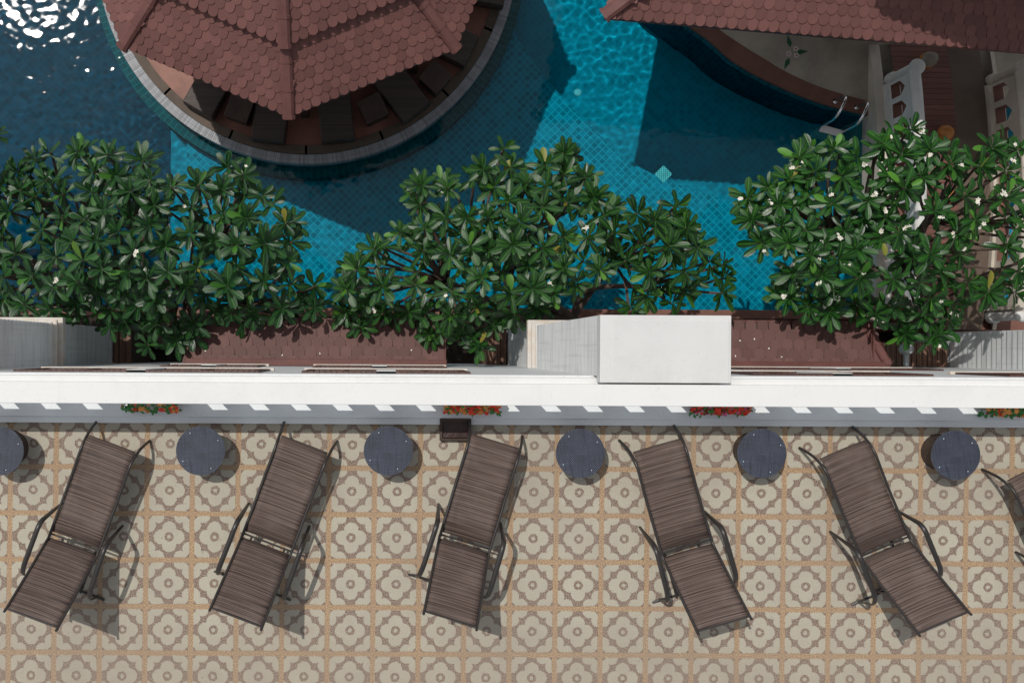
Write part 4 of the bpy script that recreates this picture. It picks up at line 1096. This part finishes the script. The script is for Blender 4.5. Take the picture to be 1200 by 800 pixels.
def tree(base_uv, outline, label, leafmat, ztop, seed, gap, size, n_blossom, sparse=(), extra=()):
    rng = random.Random(seed); random.seed(seed)
    base = W(*base_uv, GZ - .05)
    root = empty('plumeria_tree', base); tag(root, label, 'tree', 'plumeria trees along the pool edge')
    poly = outline
    cu = sum(p[0] for p in poly) / len(poly); cv = sum(p[1] for p in poly) / len(poly)
    u0, u1 = min(p[0] for p in poly), max(p[0] for p in poly); v0, v1 = min(p[1] for p in poly), max(p[1] for p in poly)
    ru, rv = (u1 - u0) / 2, (v1 - v0) / 2
    C = W(cu, cv, ztop); cx, cy = C.x, C.y; rx, ry = ru * 14 / F, rv * 14 / F
    ros = []
    for layer, (g, dz) in enumerate(((gap, 0.), (gap * 1.2, -.45), (gap * 1.9, -.95))):
        pts = []; tries = 0
        while tries < 3600:
            tries += 1
            u, v = rng.uniform(u0, u1), rng.uniform(v0, v1)
            if not pt_in(poly, u, v): continue
            if any((u - a) ** 2 + (v - b_) ** 2 < r * r for a, b_, r in sparse) and rng.random() < (.95 if layer == 0 else .98): continue
            gg = g * F / 14 * (1 + .5 * noise.noise(Vector((u * .016, v * .016, seed))))
            if any((u - q[0]) ** 2 + (v - q[1]) ** 2 < gg * gg for q in pts): continue
            pts.append((u, v))
        for u, v in pts:
            rr = math.hypot((u - cu) / ru, (v - cv) / rv)
            z = ztop - .8 * min(1.2, rr) ** 2 + rng.uniform(-.22, .22) + dz + .35 * noise.noise(Vector((u * .011, v * .011, seed + 5)))
            low = max(0., min(1., (v - 335) / 55)); z = z * (1 - low) + max(-4.85, z - .75) * low
            ros.append((W(u, v, z), layer))
    for (u, v, z) in extra: ros.append((W(u, v, z), 0))
    # limbs: k-means clusters
    K = 9; cen = [ros[i][0].copy() for i in rng.sample(range(len(ros)), min(K, len(ros)))]
    for _ in range(8):
        bk = [[] for _ in cen]
        for p, _l in ros: bk[min(range(len(cen)), key=lambda i: (cen[i] - p).length)].append(p)
        cen = [sum(q, Vector()) / len(q) if q else c for q, c in zip(bk, cen)]
    fork = base + Vector((rng.uniform(-.1, .1), .22, 1.0))
    nodes = []
    tk = MB()
    tk.tube([base - base, (fork - base) * .5 + Vector((.04, .02, 0)), fork - base], [.13, .10, .085], 9)
    for c in cen:
        nd = c + (fork - c) * .28 + Vector((0, 0, -.35)); mid = (fork + nd) / 2 + Vector((rng.uniform(-.35, .35), rng.uniform(-.3, .3), -.45))
        path = smooth_path([fork, mid, nd], 5); m = len(path)
        tk.tube([p - base for p in path], [.062 - .028 * i / (m - 1) for i in range(m)], 7); nodes.append((nd, path))
    cr = MB(); tips = []
    for p, layer in ros:
        nd = min(nodes, key=lambda q: (q[0] - p).length)[0]
        mid = (nd + p) / 2 + Vector((rng.uniform(-.08, .08), rng.uniform(-.08, .08), -.10))
        path = smooth_path([nd, mid, p + Vector((0, 0, -.10)), p], 3); m = len(path)
        tk.tube([q - base for q in path], [.026 - .010 * i / (m - 1) for i in range(m)], 5)
        out = Vector((p.x - cx, p.y - cy, 0)) / max(rx, ry)
        ax = (Vector((0, 0, 1)) + out * rng.uniform(.2, .9) + Vector((rng.uniform(-.35, .35), rng.uniform(-.35, .35), 0))).normalized()
        rosette(cr, p - base, ax, size * rng.uniform(.82, 1.15), rng.randint(11, 16) if layer == 0 else rng.randint(8, 12), rng)
        tips.append((p, ax, layer))
    tk.build('trunk', M['bark'], root, smooth=True); cr.build('crown', M[leafmat], root, smooth=True)
    tops = [t for t in tips if t[2] == 0]; rng.shuffle(tops)
    for p, ax, l_ in tops[:n_blossom]:
        d = Vector((rng.uniform(-1, 1), rng.uniform(-1, 1), 0)).normalized()
        blossom(root, p - base + ax * .10 + d * .10, (ax + Vector((0, 0, 1))).normalized(), rng.uniform(.026, .036), rng.choice((1, 1, 2, 3, 4)) if n_blossom < 20 else rng.choice((1, 2, 3, 4, 5)))
    return root

T1 = [(5, 215), (45, 182), (100, 172), (150, 177), (195, 207), (238, 218), (262, 190), (288, 208), (335, 228), (358, 245), (342, 282), (370, 320), (376, 372), (345, 365), (290, 380), (240, 370), (215, 408), (180, 410), (155, 395), (120, 380), (60, 372), (10, 355), (-30, 340), (-30, 240)]
T2 = [(390, 325), (422, 290), (482, 268), (482, 220), (520, 208), (548, 218), (587, 172), (615, 203), (650, 172), (690, 200), (718, 240), (760, 255), (800, 230), (828, 262), (848, 290), (855, 338), (815, 362), (760, 348), (740, 362), (700, 335), (655, 345), (640, 362), (600, 378), (575, 405), (540, 405), (500, 395), (470, 378), (420, 385), (398, 368)]
T3 = [(872, 228), (908, 215), (942, 178), (985, 172), (1012, 193), (1042, 155), (1080, 142), (1092, 178), (1140, 175), (1180, 166), (1215, 190), (1225, 345), (1150, 342), (1118, 325), (1126, 380), (1090, 400), (1040, 390), (1000, 370), (940, 360), (905, 345), (918, 310), (876, 270)]
tree((185, 402), T1, 'dark glossy plumeria tree nearest the left edge, beside the left pier', 'leaf1', -3.75, 3, .285, .262, 6, sparse=((215, 298, 18), (305, 262, 18), (245, 248, 12), (350, 300, 12), (330, 345, 14), (190, 262, 10)))
tree((655, 388), T2, 'broad plumeria tree in the middle above the tall white pier', 'leaf2', -3.75, 8, .285, .262, 5, sparse=((560, 235, 22), (708, 332, 34), (775, 312, 20), (735, 290, 14), (625, 335, 14), (690, 255, 16), (640, 305, 10), (515, 275, 14)))
tree((1052, 398), T3, 'bright green plumeria tree dotted with white blossoms in front of the bridge', 'leaf3', -3.75, 21, .285, .265, 44, sparse=((1092, 255, 40), (1142, 300, 34), (1150, 225, 22), (1100, 210, 16), (1120, 335, 16), (960, 290, 12)))
TL = [(-120, 140), (-22, 150), (-18, 180), (-30, 260), (-20, 235), (-20, 255), (-120, 300)]
tree((-70, 250), TL, 'dark tree outside the left edge with only a few leaf tips showing', 'leaf1', -4.2, 31, .30, .22, 0, extra=((-5, 160, -4.6), (-12, 238, -4.7)))

# petals fallen on the awnings
for i, (u, v) in enumerate(((241, 411), (331, 416), (375, 414), (343, 423), (482, 410), (885, 397), (868, 399), (901, 408), (861, 417), (915, 418), (706, 409))):
    p = W(u, v, -4.93)
    if abs(p.x - 2.7) < .7: continue
    t_ = max(0., min(1., (p.y - FY) / (.44 - FY))); z = -4.9 - .18 * t_ + .045
    mb = MB(); s_ = .017
    mb.poly([(-s_, 0, 0), (0, -s_ * .6, .006), (s_, 0, .002), (0, s_ * .7, .008)]); o = mb.build('fallen_petal', M['petal']); o.location = (p.x, p.y, z); o.rotation_euler = (0, 0, i)
    tag(o, 'tiny white fallen petal lying on a brown tiled awning', 'petal', 'fallen petals on the awnings')

# ------------------------------------------------------------------ light, sky, camera
sun = bpy.data.lights.new('sun', 'SUN'); sun.energy = 2.5; sun.angle = R(.53); sun.color = (1., .955, .89)
so = bpy.data.objects.new('sun', sun); COL.objects.link(so); so.rotation_euler = SD.to_track_quat('-Z', 'Y').to_euler(); so.location = (-8, 8, 20)
sun.cycles.is_caustics_light = True
w = bpy.data.worlds.new('World'); sc.world = w; w.use_nodes = True
bg = w.node_tree.nodes['Background']; sk = w.node_tree.nodes.new('ShaderNodeTexSky'); sk.sky_type = 'NISHITA'; sk.sun_disc = False
sk.sun_elevation = math.asin(-SD.z); sk.sun_rotation = math.atan2(-SD.x, -SD.y)
sk.dust_density = 1.0; sk.ozone_density = .6; sk.air_density = .8
hs = w.node_tree.nodes.new('ShaderNodeHueSaturation'); hs.inputs['Saturation'].default_value = .22      # greys the whole sky so that shade is less blue
w.node_tree.links.new(sk.outputs[0], hs.inputs['Color']); w.node_tree.links.new(hs.outputs[0], bg.inputs[0]); bg.inputs[1].default_value = .12
cam = bpy.data.cameras.new('camera'); co = bpy.data.objects.new('camera', cam); COL.objects.link(co); sc.camera = co
cam.sensor_fit = 'HORIZONTAL'; cam.sensor_width = 36.; cam.lens = 36. * F / 1200.; cam.clip_end = 500.; cam.clip_start = .1
cam.shift_x = (600 - U0) / 1200.; cam.shift_y = (V0 - 400) / 1200.
co.location = (0, 0, CAMZ); co.rotation_euler = (0, 0, ROLL)
vs = sc.view_settings; vs.view_transform = 'Standard'; vs.look = 'None'; vs.exposure = 0.; vs.gamma = 1.; vs.use_curve_mapping = False
sc.render.engine = 'CYCLES'
sc.cycles.max_bounces = 10; sc.cycles.transmission_bounces = 8; sc.cycles.caustics_refractive = True; sc.cycles.caustics_reflective = False
sc.cycles.use_denoising = True
